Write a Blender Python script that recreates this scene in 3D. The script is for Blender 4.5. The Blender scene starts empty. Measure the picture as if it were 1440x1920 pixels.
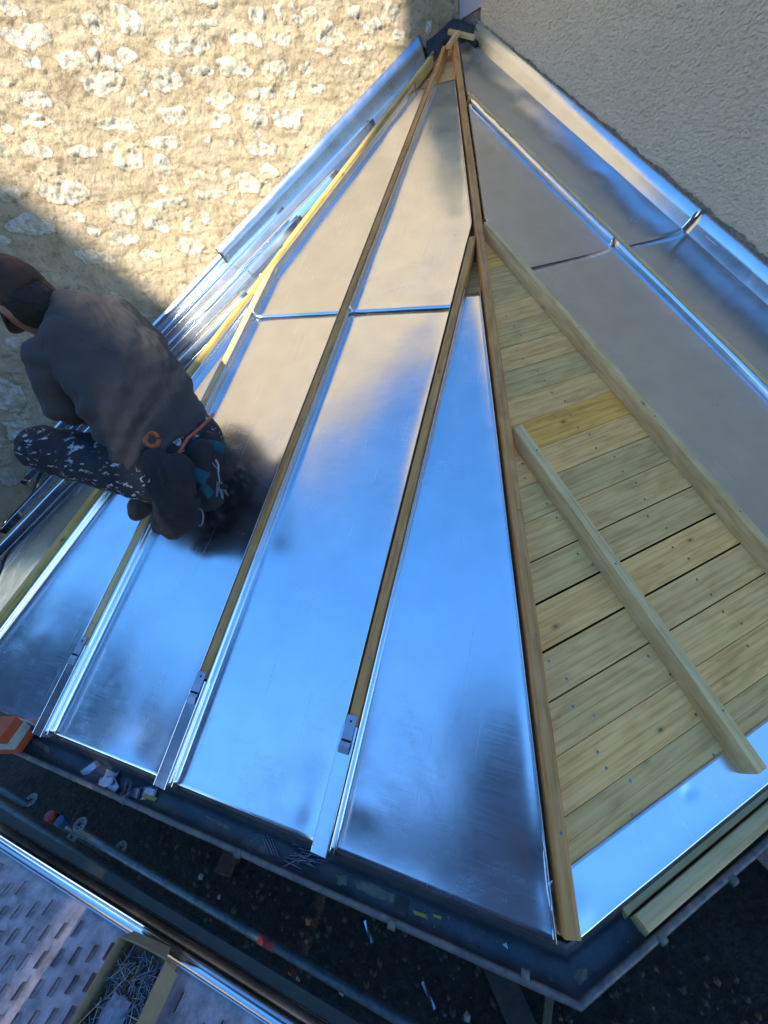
import bpy, bmesh, math, random
import numpy as np
from mathutils import Vector, Matrix, noise
random.seed(7); rng = np.random.default_rng(11)
SC = bpy.context.scene
COL = SC.collection

# ------------------------------------------------------------------ camera
CAM = Vector((0.05488, -0.27259, 1.21868))
AX = [Vector((0.430603, 0.894977, -0.116607)), Vector((0.497059, -0.342998, -0.797047)), Vector((-0.753335, 0.285251, -0.592552))]
FPX = 803.08                                     # focal length in photograph pixels (1440 x 1920)
cd = bpy.data.cameras.new('camera'); cam = bpy.data.objects.new('camera', cd); COL.objects.link(cam)
m = Matrix((AX[0], -AX[1], -AX[2])).transposed().to_4x4(); m.translation = CAM
cam.matrix_world = m
cd.sensor_fit = 'VERTICAL'; cd.sensor_height = 36; cd.sensor_width = 27; cd.lens = FPX / 1920 * 36
cd.clip_start = 0.02; cd.clip_end = 500
SC.camera = cam

# ------------------------------------------------------------------ world and sun
SUN_EL = 42; SUN_AZ = -45
w = bpy.data.worlds.new('World'); SC.world = w; w.use_nodes = True
nt = w.node_tree; bg = nt.nodes['Background']
sky = nt.nodes.new('ShaderNodeTexSky'); sky.sky_type = 'NISHITA'; sky.sun_disc = False
sky.sun_elevation = math.radians(SUN_EL); sky.sun_rotation = math.radians(90 - SUN_AZ)
sky.air_density = 1.0; sky.dust_density = 0.05; sky.ozone_density = 2.5
hs = nt.nodes.new('ShaderNodeHueSaturation'); hs.inputs['Saturation'].default_value = 1.28; hs.inputs['Hue'].default_value = 0.501
nt.links.new(sky.outputs[0], hs.inputs['Color']); nt.links.new(hs.outputs[0], bg.inputs[0])
bg.inputs[1].default_value = 0.092
sd = bpy.data.lights.new('sun', 'SUN'); so = bpy.data.objects.new('sun', sd); COL.objects.link(so)
sd.energy = 2.45; sd.angle = math.radians(0.55); sd.color = (1.0, 0.93, 0.80)
se, sa = math.radians(SUN_EL), math.radians(SUN_AZ)
SUN = Vector((math.cos(se) * math.cos(sa), math.cos(se) * math.sin(sa), math.sin(se)))
so.rotation_euler = SUN.to_track_quat('Z', 'Y').to_euler()
so.location = (6, -6, 8)
SC.view_settings.view_transform = 'Standard'; SC.view_settings.look = 'None'
SC.view_settings.exposure = 2.1; SC.view_settings.gamma = 1

# ------------------------------------------------------------------ frames of the three roof slopes (x along the eave, y up the slope, z out)
def frame(a, b, c, o=(0, 0, 0)):
    m = Matrix((Vector(a), Vector(b), Vector(c))).transposed().to_4x4(); m.translation = Vector(o); return m
KX = -1.4075
F1 = frame((0.708657, 0.705553, 0), (-0.625627, 0.628380, 0.462309), (0.326184, -0.327618, 0.886719))
F2 = frame((0, 1, 0), (-0.863366, 0, 0.504577), (0.504577, 0, 0.863366))
F3 = frame((1, 0, 0), (0, 0.863366, 0.504577), (0, -0.504577, 0.863366), (KX, KX, 0))
I4 = Matrix.Identity(4)
XL, YR = -3.45, 2.075                            # planes of the stone wall and of the rendered wall
SE = -1.9905; HK = 0.2334; HK2 = 0.5061          # eave length of the middle slope, hip run per metre of slope

def at(px, py, depth):                           # a point seen in the photograph, at its own measured distance
    v = Vector(((px - 720) / FPX, (py - 960) / FPX, 1)) * depth
    return CAM + AX[0] * v.x + AX[1] * v.y + AX[2] * v.z
def at_z(px, py, z):
    d = AX[0] * ((px - 720) / FPX) + AX[1] * ((py - 960) / FPX) + AX[2]
    return CAM + d * ((z - CAM.z) / d.z)

# ------------------------------------------------------------------ materials
MATS = {}
def nmat(name):
    m = bpy.data.materials.new(name); m.use_nodes = True; MATS[name] = m
    n = m.node_tree; return m, n, n.nodes['Principled BSDF']
def N(n, t, **k):
    x = n.nodes.new(t)
    for a, b in k.items():
        if a in x.inputs: x.inputs[a].default_value = b
        else: setattr(x, a, b)
    return x
def ramp(n, fac, stops):
    r = n.nodes.new('ShaderNodeValToRGB'); e = r.color_ramp.elements
    while len(e) < len(stops): e.new(0.5)
    for i, (p, c) in enumerate(stops): e[i].position = p; e[i].color = (*c, 1) if len(c) == 3 else c
    n.links.new(fac, r.inputs[0]); return r.outputs[0]
def mapped(n, scale, coord='Object'):
    tc = n.nodes.new('ShaderNodeTexCoord'); mp = n.nodes.new('ShaderNodeMapping'); mp.inputs['Scale'].default_value = scale
    n.links.new(tc.outputs[coord], mp.inputs[0]); return mp.outputs[0]
def noise_t(n, vec, sc, det=4, rough=.55, dist=0):
    x = N(n, 'ShaderNodeTexNoise', Scale=sc, Detail=det, Roughness=rough, Distortion=dist); n.links.new(vec, x.inputs['Vector']); return x.outputs[0]
def mul(n, a, k):
    x = N(n, 'ShaderNodeMath', operation='MULTIPLY'); n.links.new(a, x.inputs[0]); x.inputs[1].default_value = k; return x.outputs[0]
def mixc(n, fac, a, b, mode='MIX'):
    x = n.nodes.new('ShaderNodeMix'); x.data_type = 'RGBA'; x.blend_type = mode
    for v, s in ((fac, 0), (a, 6), (b, 7)):
        if hasattr(v, 'links'): n.links.new(v, x.inputs[s])
        else: x.inputs[s].default_value = v if s == 0 else (*v, 1)
    return x.outputs[2]
def bump(n, p, h, strength, dist):
    b = N(n, 'ShaderNodeBump', Strength=strength, Distance=dist); n.links.new(h, b.inputs['Height']); n.links.new(b.outputs[0], p.inputs['Normal']); return b

def zinc(name, col, rough, scr=1.0):
    m, n, p = nmat(name)
    v = mapped(n, (1, 1, 1))
    p.inputs['Metallic'].default_value = 1
    c = ramp(n, noise_t(n, v, 9, 5), [(.3, tuple(x * .9 for x in col)), (.7, col)])
    sp = ramp(n, noise_t(n, v, 160, 2), [(.73, (1, 1, 1)), (.78, (.55, .56, .58))])
    c = mixc(n, 1.0, c, sp, 'MULTIPLY'); n.links.new(c, p.inputs['Base Color'])
    vs = mapped(n, (3, 140, 3))
    r1 = noise_t(n, v, 6, 6, .65); r2 = noise_t(n, vs, 3, 3)
    a = N(n, 'ShaderNodeMath', operation='ADD'); n.links.new(r1, a.inputs[0]); n.links.new(r2, a.inputs[1])
    mr = N(n, 'ShaderNodeMapRange'); mr.inputs[1].default_value = .7; mr.inputs[2].default_value = 1.3
    mr.inputs[3].default_value = rough * .8; mr.inputs[4].default_value = rough * 1.25
    n.links.new(a.outputs[0], mr.inputs[0]); n.links.new(mr.outputs[0], p.inputs['Roughness'])
    bump(n, p, noise_t(n, v, 16, 2), .02 * scr, .01)
    tc2 = n.nodes.new('ShaderNodeTexCoord'); mp2 = n.nodes.new('ShaderNodeMapping'); mp2.inputs['Rotation'].default_value = (0, 0, .5); mp2.inputs['Scale'].default_value = (420, 2.2, 2.2); n.links.new(tc2.outputs['Object'], mp2.inputs[0])
    scq = ramp(n, noise_t(n, mp2.outputs[0], 1, 1), [(.745, (0, 0, 0)), (.76, (.35, .35, .35))])
    sm = ramp(n, noise_t(n, v, 3.2, 9, .74, .8), [(.52, (0, 0, 0)), (.70, (.08, .08, .08))])
    ra = N(n, 'ShaderNodeMath', operation='ADD'); n.links.new(mr.outputs[0], ra.inputs[0]); n.links.new(scq, ra.inputs[1])
    rb = N(n, 'ShaderNodeMath', operation='ADD'); n.links.new(ra.outputs[0], rb.inputs[0]); n.links.new(sm, rb.inputs[1]); n.links.new(rb.outputs[0], p.inputs['Roughness'])
    return m
ZINC = zinc('new_zinc', (.84, .86, .89), .205)
ZINC_BRIGHT = zinc('bright_zinc', (.78, .82, .87), .19)
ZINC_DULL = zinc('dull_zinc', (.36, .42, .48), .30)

def old_zinc():
    m, n, p = nmat('old_zinc'); v = mapped(n, (1, 1, 1), 'Object')
    base = ramp(n, noise_t(n, v, 14, 8, .7), [(.3, (.035, .045, .055)), (.55, (.07, .085, .10)), (.8, (.12, .13, .13))])
    st = ramp(n, noise_t(n, v, 7, 9, .72, .4), [(.60, (0, 0, 0)), (.66, (1, 1, 1))])
    c = mixc(n, st, base, (.17, .16, .12)); n.links.new(c, p.inputs['Base Color'])
    p.inputs['Metallic'].default_value = .35; p.inputs['Roughness'].default_value = .48
    bump(n, p, noise_t(n, v, 60, 6), .4, .004); return m
OLDZ = old_zinc()
def bead_mat():
    m, n, p = nmat('weathered_bead'); v = mapped(n, (1, 1, 1))
    base = ramp(n, noise_t(n, v, 30, 8, .75), [(.3, (.05, .055, .06)), (.5, (.14, .14, .14)), (.62, (.22, .17, .13)), (.72, (.42, .42, .40))])
    n.links.new(base, p.inputs['Base Color']); p.inputs['Metallic'].default_value = .3; p.inputs['Roughness'].default_value = .5
    bump(n, p, noise_t(n, v, 90, 5), .5, .003); return m
BEAD = bead_mat()

def wood(name, c0, c1, c2, axis, knots=True, rnd=False, rough=.65):
    m, n, p = nmat(name)
    sc = (2.6, 75, 75) if axis == 0 else (75, 2.6, 75)
    tc = n.nodes.new('ShaderNodeTexCoord')
    co = tc.outputs['Object']
    if rnd:
        at_ = N(n, 'ShaderNodeAttribute', attribute_name='rnd'); mu = N(n, 'ShaderNodeVectorMath', operation='SCALE'); mu.inputs['Scale'].default_value = 37.0
        cb = n.nodes.new('ShaderNodeCombineXYZ')
        for i in range(3): n.links.new(at_.outputs['Fac'], cb.inputs[i])
        n.links.new(cb.outputs[0], mu.inputs[0]); ad = N(n, 'ShaderNodeVectorMath', operation='ADD'); n.links.new(co, ad.inputs[0]); n.links.new(mu.outputs[0], ad.inputs[1]); co = ad.outputs[0]
    mp = n.nodes.new('ShaderNodeMapping'); mp.inputs['Scale'].default_value = sc; n.links.new(co, mp.inputs[0])
    # large slow distortion makes cathedral figures in the grain
    mp2 = n.nodes.new('ShaderNodeMapping'); mp2.inputs['Scale'].default_value = (3.5, 14, 14) if axis == 0 else (14, 3.5, 14); n.links.new(co, mp2.inputs[0])
    slow = noise_t(n, mp2.outputs[0], 1.2, 2, .5)
    wv = N(n, 'ShaderNodeMath', operation='MULTIPLY'); n.links.new(slow, wv.inputs[0]); wv.inputs[1].default_value = 26
    fr = N(n, 'ShaderNodeMath', operation='SINE'); n.links.new(wv.outputs[0], fr.inputs[0])
    fine = noise_t(n, mp.outputs[0], 1.6, 5, .7)
    ad2 = N(n, 'ShaderNodeMath', operation='MULTIPLY_ADD'); n.links.new(fr.outputs[0], ad2.inputs[0]); ad2.inputs[1].default_value = .10; n.links.new(fine, ad2.inputs[2])
    col = ramp(n, ad2.outputs[0], [(.22, c0), (.5, c1), (.78, c2)])
    wvv = N(n, 'ShaderNodeTexWave', Scale=1.0, Distortion=16.0, Detail=3.0); wvv.bands_direction = 'Y' if axis == 0 else 'X'; wvv.inputs['Detail Scale'].default_value = .35
    mw_ = n.nodes.new('ShaderNodeMapping'); mw_.inputs['Scale'].default_value = (1.1, 15, 15) if axis == 0 else (15, 1.1, 15); n.links.new(co, mw_.inputs[0]); n.links.new(mw_.outputs[0], wvv.inputs['Vector'])
    col = mixc(n, 1.0, col, ramp(n, wvv.outputs['Fac'], [(.0, (.90, .86, .80)), (.15, (.985, .98, .97)), (.6, (1.02, 1.02, 1.02))]), 'MULTIPLY')
    blot = ramp(n, noise_t(n, co, 5, 4), [(.3, (.86, .86, .84)), (.65, (1.06, 1.04, 1.0))])
    col = mixc(n, 1.0, col, blot, 'MULTIPLY')
    if knots:
        mk = n.nodes.new('ShaderNodeMapping'); mk.inputs['Scale'].default_value = (6.5, 13, 13) if axis == 0 else (13, 6.5, 13); n.links.new(co, mk.inputs[0])
        vo = N(n, 'ShaderNodeTexVoronoi', Scale=1.0); n.links.new(mk.outputs[0], vo.inputs['Vector'])
        kk = ramp(n, vo.outputs['Distance'], [(.03, (.85, .85, .85)), (.065, (.30, .30, .30)), (.14, (0, 0, 0))])
        col = mixc(n, kk, col, (.09, .05, .022))
    if rnd:
        tint = ramp(n, at_.outputs['Fac'], [(0, (.78, .84, .82)), (.45, (1.0, .97, .92)), (.9, (1.10, 1.0, .82)), (.97, (1.04, .86, .44))])
        col = mixc(n, 1.0, col, tint, 'MULTIPLY')
    n.links.new(col, p.inputs['Base Color']); p.inputs['Roughness'].default_value = rough
    bump(n, p, fine, .35, .0015); return m
W_BROWN = wood('brown_timber', (.42, .18, .05), (.62, .29, .085), (.72, .38, .14), 1)
W_GREEN = wood('treated_timber', (.60, .37, .14), (.78, .51, .23), (.86, .61, .31), 1)
W_YELLOW = wood('yellow_timber', (.40, .27, .07), (.55, .39, .12), (.66, .50, .19), 1)
W_DECK = wood('deck_boards', (.64, .34, .12), (.90, .50, .18), (.94, .60, .26), 0, True, True)

def plain(name, col, rough=.6, metal=0, bs=None, var=.25, vs=20):
    m, n, p = nmat(name); v = mapped(n, (1, 1, 1))
    c = ramp(n, noise_t(n, v, vs, 6, .65), [(.3, tuple(x * (1 - var) for x in col)), (.7, tuple(min(1, x * (1 + var)) for x in col))])
    n.links.new(c, p.inputs['Base Color']); p.inputs['Roughness'].default_value = rough; p.inputs['Metallic'].default_value = metal
    if bs: bump(n, p, noise_t(n, v, bs[0], 5), bs[1], bs[2])
    return m

def stone_mat():
    m, n, p = nmat('rubble_stone'); v = mapped(n, (1, 1, 1))
    a = N(n, 'ShaderNodeAttribute', attribute_name='stone')
    n1 = noise_t(n, v, 7, 8, .7); n2 = noise_t(n, v, 45, 6, .7); n3 = noise_t(n, v, 22, 8, .75, .6)
    mort = ramp(n, n1, [(.28, (.30, .225, .12)), (.45, (.49, .38, .235)), (.6, (.58, .455, .30)), (.75, (.44, .325, .17))])
    mort = mixc(n, ramp(n, n3, [(.36, (1, 1, 1)), (.46, (0, 0, 0))]), mort, (.27, .21, .13))
    mort = mixc(n, ramp(n, n2, [(.60, (0, 0, 0)), (.72, (.7, .7, .7))]), mort, (.62, .54, .42))
    st = ramp(n, n3, [(.28, (.20, .15, .09)), (.38, (.44, .37, .25)), (.50, (.64, .57, .44)), (.70, (.82, .77, .67))])
    st = mixc(n, ramp(n, n1, [(.50, (0, 0, 0)), (.66, (.8, .8, .8))]), st, (.50, .38, .19))
    st = mixc(n, ramp(n, noise_t(n, v, 95, 4, .7), [(.33, (.7, .7, .7)), (.42, (0, 0, 0))]), st, (.26, .20, .12))
    # ragged mask: the stone attribute broken up by noise
    ad = N(n, 'ShaderNodeMath', operation='MULTIPLY_ADD'); n.links.new(n2, ad.inputs[0]); ad.inputs[1].default_value = 1.15; n.links.new(a.outputs['Fac'], ad.inputs[2])
    mask = ramp(n, mul(n, ad.outputs[0], .5), [(.44, (0, 0, 0)), (.50, (1, 1, 1))])
    edge = ramp(n, mul(n, ad.outputs[0], .5), [(.36, (0, 0, 0)), (.42, (.5, .5, .5)), (.45, (0, 0, 0))])
    c = mixc(n, mask, mort, st); c = mixc(n, edge, c, (.20, .14, .08))
    n.links.new(c, p.inputs['Base Color']); p.inputs['Roughness'].default_value = .93
    hh = N(n, 'ShaderNodeMath', operation='MULTIPLY_ADD'); n.links.new(n3, hh.inputs[0]); hh.inputs[1].default_value = 1.0; n.links.new(n2, hh.inputs[2])
    bump(n, p, hh.outputs[0], .9, .011); return m
STONE = stone_mat()
def render_mat():
    m, n, p = nmat('roughcast_render'); v = mapped(n, (1, 1, 1)); v2 = mapped(n, (52, 52, 80))
    a = noise_t(n, v2, 1, 3, .5, .15); b = noise_t(n, v, 2.5, 5)
    c = ramp(n, b, [(.3, (.80, .65, .44)), (.7, (.87, .71, .49))])
    c = mixc(n, ramp(n, a, [(.30, (.5, .5, .5)), (.45, (0, 0, 0))]), c, (.62, .49, .32)); n.links.new(c, p.inputs['Base Color'])
    p.inputs['Roughness'].default_value = .9; bump(n, p, a, 1.0, .026); return m
RENDER = render_mat()
CEMENT = plain('grey_cement', (.33, .30, .26), .95, 0, (70, 1, .012), .5, 60)
WHITEP = plain('pale_lilac_paint', (.55, .55, .60), .6, 0, (30, .2, .003), .06)
DARKZ = plain('black_lead', (.045, .042, .04), .6, .2, (18, .6, .01), .4)  # dark metal of the corner flashing and the gutter joint plate
GROUND = plain('dark_ground', (.022, .018, .013), .95, 0, (25, 1, .05), .7, 16)
MASON = plain('unseen_house_wall', (.016, .038, .085), .9, 0, None, .1, 3)
SLATE = plain('unseen_house_slates', (.03, .035, .045), .7, 0, (30, .5, .02), .3, 8)
GLASS = plain('window_glass', (.03, .035, .04), .08)
SHUTTER = plain('red_shutter', (.10, .045, .05), .6)
TUBE = plain('galvanised_tube', (.12, .17, .19), .45, .5, (60, .3, .002), .4, 25)
REDP = plain('red_paint', (.35, .045, .035), .6, 0, (50, .6, .003), .5, 40)
BLUEP = plain('blue_plastic', (.03, .10, .22), .4)
PLANK = plain('pink_grey_steel_plank', (.52, .40, .39), .6, .05, (40, .5, .003), .45, 22)
CARD = plain('brown_cardboard', (.40, .24, .12), .85, 0, (50, .3, .002), .18, 14)
CARD_IN = plain('cardboard_inside', (.27, .18, .105), .85, 0, (50, .3, .002), .2, 14)
ORANGE = plain('orange_card', (.50, .085, .025), .6, 0, (30, .2, .002), .12, 16)
TAPE = plain('clear_packing_tape', (.52, .50, .43), .28, 0, (35, .9, .006), .25, 18)
NAIL = plain('steel_nail', (.22, .22, .25), .35, .9, None, .3, 50)
NAILB = plain('brassy_nail', (.55, .42, .26), .35, .9, None, .3, 50)
CLIP = plain('clip_metal', (.42, .44, .50), .38, .8, (50, .2, .002), .12, 30)
LEADTXT = plain('stencil_ink', (.012, .012, .014), .7)
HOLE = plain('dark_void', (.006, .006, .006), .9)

# ------------------------------------------------------------------ mesh builder
class MB:
    def __init__(s): s.v = []; s.f = []; s.mi = []; s.at = []
    def add(s, vs, fs, mi=0, a=0.0):
        b = len(s.v); s.v += [tuple(x) for x in vs]
        for f in fs: s.f.append(tuple(i + b for i in f)); s.mi.append(mi); s.at.append(a)
    def box(s, x0, x1, y0, y1, z0, z1, mi=0, a=0.0):
        s.add([(x0,y0,z0),(x1,y0,z0),(x1,y1,z0),(x0,y1,z0),(x0,y0,z1),(x1,y0,z1),(x1,y1,z1),(x0,y1,z1)],
              [(3,2,1,0),(4,5,6,7),(0,1,5,4),(1,2,6,5),(2,3,7,6),(3,0,4,7)], mi, a)
    def hexa(s, b4, t4, mi=0, a=0.0):
        s.add(list(b4) + list(t4), [(3,2,1,0),(4,5,6,7),(0,1,5,4),(1,2,6,5),(2,3,7,6),(3,0,4,7)], mi, a)
    def loft(s, rings, closed=True, caps=True, mi=0, a=0.0):
        n = len(rings[0]); vs = [p for r in rings for p in r]; fs = []
        k = n if closed else n - 1
        for i in range(len(rings) - 1):
            for j in range(k): fs.append((i*n+j, i*n+(j+1) % n, (i+1)*n+(j+1) % n, (i+1)*n+j))
        if caps and closed: fs += [tuple(range(n))[::-1], tuple(range((len(rings)-1)*n, len(rings)*n))]
        s.add(vs, fs, mi, a)
    def tube(s, pts, r, n=10, mi=0, caps=True):
        pts = [Vector(p) for p in pts]; rings = []
        up = None
        for i, p in enumerate(pts):
            d = (pts[min(i+1, len(pts)-1)] - pts[max(i-1, 0)]).normalized()
            if up is None: up = Vector((0, 0, 1)) if abs(d.z) < .9 else Vector((1, 0, 0))
            a = d.cross(up).normalized(); b = a.cross(d).normalized(); up = b
            rr = r[i] if isinstance(r, (list, tuple)) else r
            rings.append([p + (a*math.cos(q)+b*math.sin(q))*rr for q in [2*math.pi*j/n for j in range(n)]])
        s.loft(rings, True, caps, mi)
    def build(s, name, mats, parent=None, M=None, smooth=False, bevel=0, solid=0):
        me = bpy.data.meshes.new(name); me.from_pydata(s.v, [], s.f)
        for mt in (mats if isinstance(mats, (list, tuple)) else [mats]): me.materials.append(mt)
        me.polygons.foreach_set('material_index', s.mi)
        at_ = me.attributes.new('rnd', 'FLOAT', 'FACE'); at_.data.foreach_set('value', s.at)
        bm = bmesh.new(); bm.from_mesh(me); bmesh.ops.recalc_face_normals(bm, faces=bm.faces); bm.to_mesh(me); bm.free()
        if smooth: me.polygons.foreach_set('use_smooth', [True]*len(me.polygons))
        me.update()
        o = bpy.data.objects.new(name, me); COL.objects.link(o)
        if M is not None: o.matrix_world = M
        if parent is not None: setp(o, parent)
        if bevel:
            b = o.modifiers.new('bevel', 'BEVEL'); b.width = bevel; b.segments = 2; b.limit_method = 'ANGLE'; b.angle_limit = math.radians(40)
        if solid:
            b = o.modifiers.new('solid', 'SOLIDIFY'); b.thickness = solid; b.offset = -1
        return o
def setp(o, parent):
    mw = o.matrix_world.copy() if o.parent is None else o.matrix_basis.copy()
    mw = o.matrix_basis.copy(); o.parent = parent
    # keep the child where it was built (parents are Empties with only a location)
    o.matrix_parent_inverse = Matrix.Identity(4)
    pm = parent.matrix_basis.copy(); q = parent.parent
    while q: pm = q.matrix_basis @ pm; q = q.parent
    o.matrix_basis = pm.inverted() @ mw
def tag(o, label=None, cat=None, group=None, kind=None):
    for k, v in (('label', label), ('category', cat), ('group', group), ('kind', kind)):
        if v: o[k] = v
    return o
def empty(name, loc, label, cat, group=None, M=None):
    o = bpy.data.objects.new(name, None); COL.objects.link(o); o.empty_display_size = .1
    o.matrix_world = M if M is not None else Matrix.Translation(Vector(loc)); return tag(o, label, cat, group)
def shade_auto(o, ang=35):
    me = o.data; me.polygons.foreach_set('use_smooth', [True]*len(me.polygons))
    bm = bmesh.new(); bm.from_mesh(me)
    for e in bm.edges:
        if len(e.link_faces) == 2 and e.calc_face_angle(0) > math.radians(ang): e.smooth = False
    bm.to_mesh(me); bm.free(); return o
def fn(x, y, z=0, s=1.0, seed=0): return noise.noise(Vector((x*s+seed*7.3, y*s-seed*3.1, z*s+seed)))

# ------------------------------------------------------------------ setting: ground
g = MB(); n_ = 60
for i in range(n_+1):
    for j in range(n_+1):
        x = -6 + 12*i/n_; y = -8 + 12*j/n_
        g.v.append((x, y, -2.8 + .03*fn(x, y, 0, 2)))
for i in range(n_):
    for j in range(n_):
        a = i*(n_+1)+j; g.f.append((a, a+n_+1, a+n_+2, a+1)); g.mi.append(0); g.at.append(0)
g.add([(-80,-80,-2.9),(80,-80,-2.9),(80,80,-2.9),(-80,80,-2.9)], [(0,1,2,3)])
tag(g.build('ground', GROUND), kind='structure')
# gravel and litter on the ground
g = MB()
for k in range(2600):
    x = random.uniform(-3.2, 1.3); y = random.uniform(-2.6, 1.4)
    r = random.uniform(.008, .03); c = Vector((x, y, -2.77 + r*.2)); q = random.random()*6.3
    vs = [c + Vector((math.cos(q+a)*r*random.uniform(.6,1.2), math.sin(q+a)*r*random.uniform(.5,1), 0)) for a in (0,1.2,2.4,3.6,4.9)] + [c + Vector((0,0,r*.8))]
    g.add(vs, [(0,1,5),(1,2,5),(2,3,5),(3,4,5),(4,0,5)], 1 if random.random() < .04 else (2 if random.random() < .05 else 0))
tag(g.build('gravel', [plain('gravel_stone', (.05,.042,.035), .9, 0, None, .5, 30), plain('pale_chip', (.30,.28,.25), .9), plain('rust_leaf', (.16,.07,.03), .9)]), kind='stuff')

# ------------------------------------------------------------------ stone wall (relief modelled as geometry)
STN = [ # centre and size of the larger stones, read on the wall in photograph pixels * 2.571
 (130,180,230,110),(445,120,120,80),(620,100,130,120),(805,95,95,60),(1005,115,100,40),(1250,75,70,60),(1340,65,40,80),(890,220,260,90),(1180,185,160,80),(1365,195,90,60),
 (155,310,95,60),(355,300,150,60),(620,275,90,90),(545,315,90,60),(965,350,120,60),(1140,325,160,90),(1320,330,110,100),(810,380,130,110),(500,400,200,90),(690,425,60,60),(160,480,200,90),
 (1270,450,130,60),(1410,430,60,70),(1050,480,150,60),(575,600,230,70),(830,565,150,90),(1060,580,110,70),(1235,565,140,110),(1395,575,130,120),(30,620,60,60),(180,590,120,60),
 (190,725,120,50),(395,745,140,60),(600,745,180,130),(800,690,170,70),(780,790,60,90),(1000,665,50,30),(1110,685,60,50),(1260,720,140,70),(325,655,70,30),(320,930,230,110),(250,825,120,40),
 (970,840,60,50),(1200,890,140,90),(1020,940,170,50),(800,980,200,40),(600,1030,140,110),(760,1085,110,70),(900,1080,50,60),(995,1050,40,50),(1140,990,40,30),(600,1145,150,70),(920,1180,130,80),(730,1220,100,50),(440,1105,60,50),
 (150,1085,240,80),(470,1235,180,70),(60,940,120,60),(20,1170,60,60),(1300,820,90,40),(1090,840,30,40),(630,500,30,20),(560,170,30,30),(460,210,60,30),(50,40,120,60),(770,20,60,50),(1000,20,80,30),(370,1045,50,40),(20,740,60,60),(30,380,70,40),
 # farther right and down along the wall
 (1580,150,110,120),(1700,60,60,60),(1650,190,60,40),(1500,60,70,70),(1560,250,60,40),(1670,290,60,30),(1480,330,60,40),(1530,420,80,60),
 (1420,20,50,40),(1800,120,120,60),(1890,60,80,60),(1760,220,70,40),(1930,170,60,50),
 (60,1330,160,80),(40,1900,120,150),(110,2080,160,120),(30,2300,120,90),(60,1640,90,50),(30,1500,100,60)]
def wall_uv(px, py):                            # photograph pixel -> (y, z) on the stone wall
    d = AX[0]*((px-720)/FPX) + AX[1]*((py-960)/FPX) + AX[2]; p = CAM + d*((XL-CAM.x)/d.x); return p.y, p.z
stones = []
for (x, y, w_, h_) in STN:
    px, py = x/2.571, y/2.571; cy, cz = wall_uv(px, py); ax = wall_uv(px+w_/5.142, py); bz = wall_uv(px, py+h_/5.142)
    stones.append((cy, cz, max(.02, math.hypot(ax[0]-cy, ax[1]-cz)), max(.015, math.hypot(bz[0]-cy, bz[1]-cz)), math.atan2(ax[1]-cz, ax[0]-cy)))
for k in range(140):                            # small ones between
    cy = rng.uniform(-1.7, 2.05); cz = rng.uniform(.1, 2.6); r = rng.uniform(.012, .03)
    if all(abs(cy-s[0]) > s[2]+r or abs(cz-s[1]) > s[3]+r for s in stones): stones.append((cy, cz, r*1.4, r*.8, rng.uniform(-.3,.3)))
for k in range(120):                            # rows higher up and farther along, seen only in reflections and from the side
    cy = rng.uniform(-2.5, 2.05); cz = rng.uniform(-1, 5.1)
    if not (-1.7 < cy < 2.1 and .1 < cz < 2.5): stones.append((cy, cz, rng.uniform(.05,.1), rng.uniform(.03,.055), 0))
def vnoise(Y, Z_, s, seed):
    r = np.random.default_rng(seed); T = r.random((256, 256)); u = Y*s+500; v = Z_*s+500
    iu = np.floor(u).astype(int); iv = np.floor(v).astype(int); fu = u-iu; fv = v-iv; fu = fu*fu*(3-2*fu); fv = fv*fv*(3-2*fv)
    g_ = lambda a, b: T[a % 256, b % 256]
    return (g_(iu,iv)*(1-fu)+g_(iu+1,iv)*fu)*(1-fv)+(g_(iu,iv+1)*(1-fu)+g_(iu+1,iv+1)*fu)*fv - .5
def fbm(Y, Z_, s, seed, o=4, gain=.5):
    t = 0; a = 1
    for k in range(o): t = t + a*vnoise(Y, Z_, s*2**k, seed+k); a *= gain
    return t
def wall_relief(ys, zs):
    Y, Z_ = np.meshgrid(ys, zs, indexing='ij')
    wy = Y + .045*fbm(Y, Z_, 13, 3, 5, .52); wz = Z_ + .034*fbm(Y, Z_, 15, 9, 5, .52)
    mask = np.zeros_like(Y); plate = np.zeros_like(Y)
    for (cy, cz, a, b, q) in stones:
        sel = (np.abs(Y-cy) < a*2+.05) & (np.abs(Z_-cz) < b*2+.05+a*abs(math.sin(q)))
        if not sel.any(): continue
        dy = wy[sel]-cy; dz = wz[sel]-cz; u = (dy*math.cos(q)+dz*math.sin(q))/a; v = (-dy*math.sin(q)+dz*math.cos(q))/b
        d = (np.abs(u)**2.4+np.abs(v)**2.4)**(1/2.4)
        mask[sel] = np.maximum(mask[sel], np.clip((1.15-d)/.5, 0, 1))
    rough = fbm(Y, Z_, 30, 21, 4, .6)
    mort = .016*fbm(Y, Z_*1.4, 4, 31, 3) + .006*fbm(Y, Z_, 18, 41, 4, .6)
    ledge = .003*(fbm(Y*.5, Z_*2.2, 9, 51, 3) > .05)
    mort = mort + .005*fbm(Y*.8, Z_*1.3, 28, 61, 4, .6)
    hgt = mort + ledge + mask*(.001+.013*rough) - .005*np.exp(-((mask-.12)/.09)**2)
    return Y, Z_, hgt, mask
ys = np.concatenate([np.arange(-2.5, -1.9, .06), np.arange(-1.9, 2.13, .0075)]); zs = np.concatenate([np.arange(-2.9, .0, .06), np.arange(0, 2.75, .0075), np.arange(2.8, 5.36, .05)])
Y, Z_, Hh, Mk = wall_relief(ys, zs)
ny, nz = Y.shape; V = np.stack([XL + Hh, Y, Z_], -1).reshape(-1, 3)
idx = np.arange(ny*nz).reshape(ny, nz); Q = np.stack([idx[:-1,:-1], idx[1:,:-1], idx[1:,1:], idx[:-1,1:]], -1).reshape(-1, 4)
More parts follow.
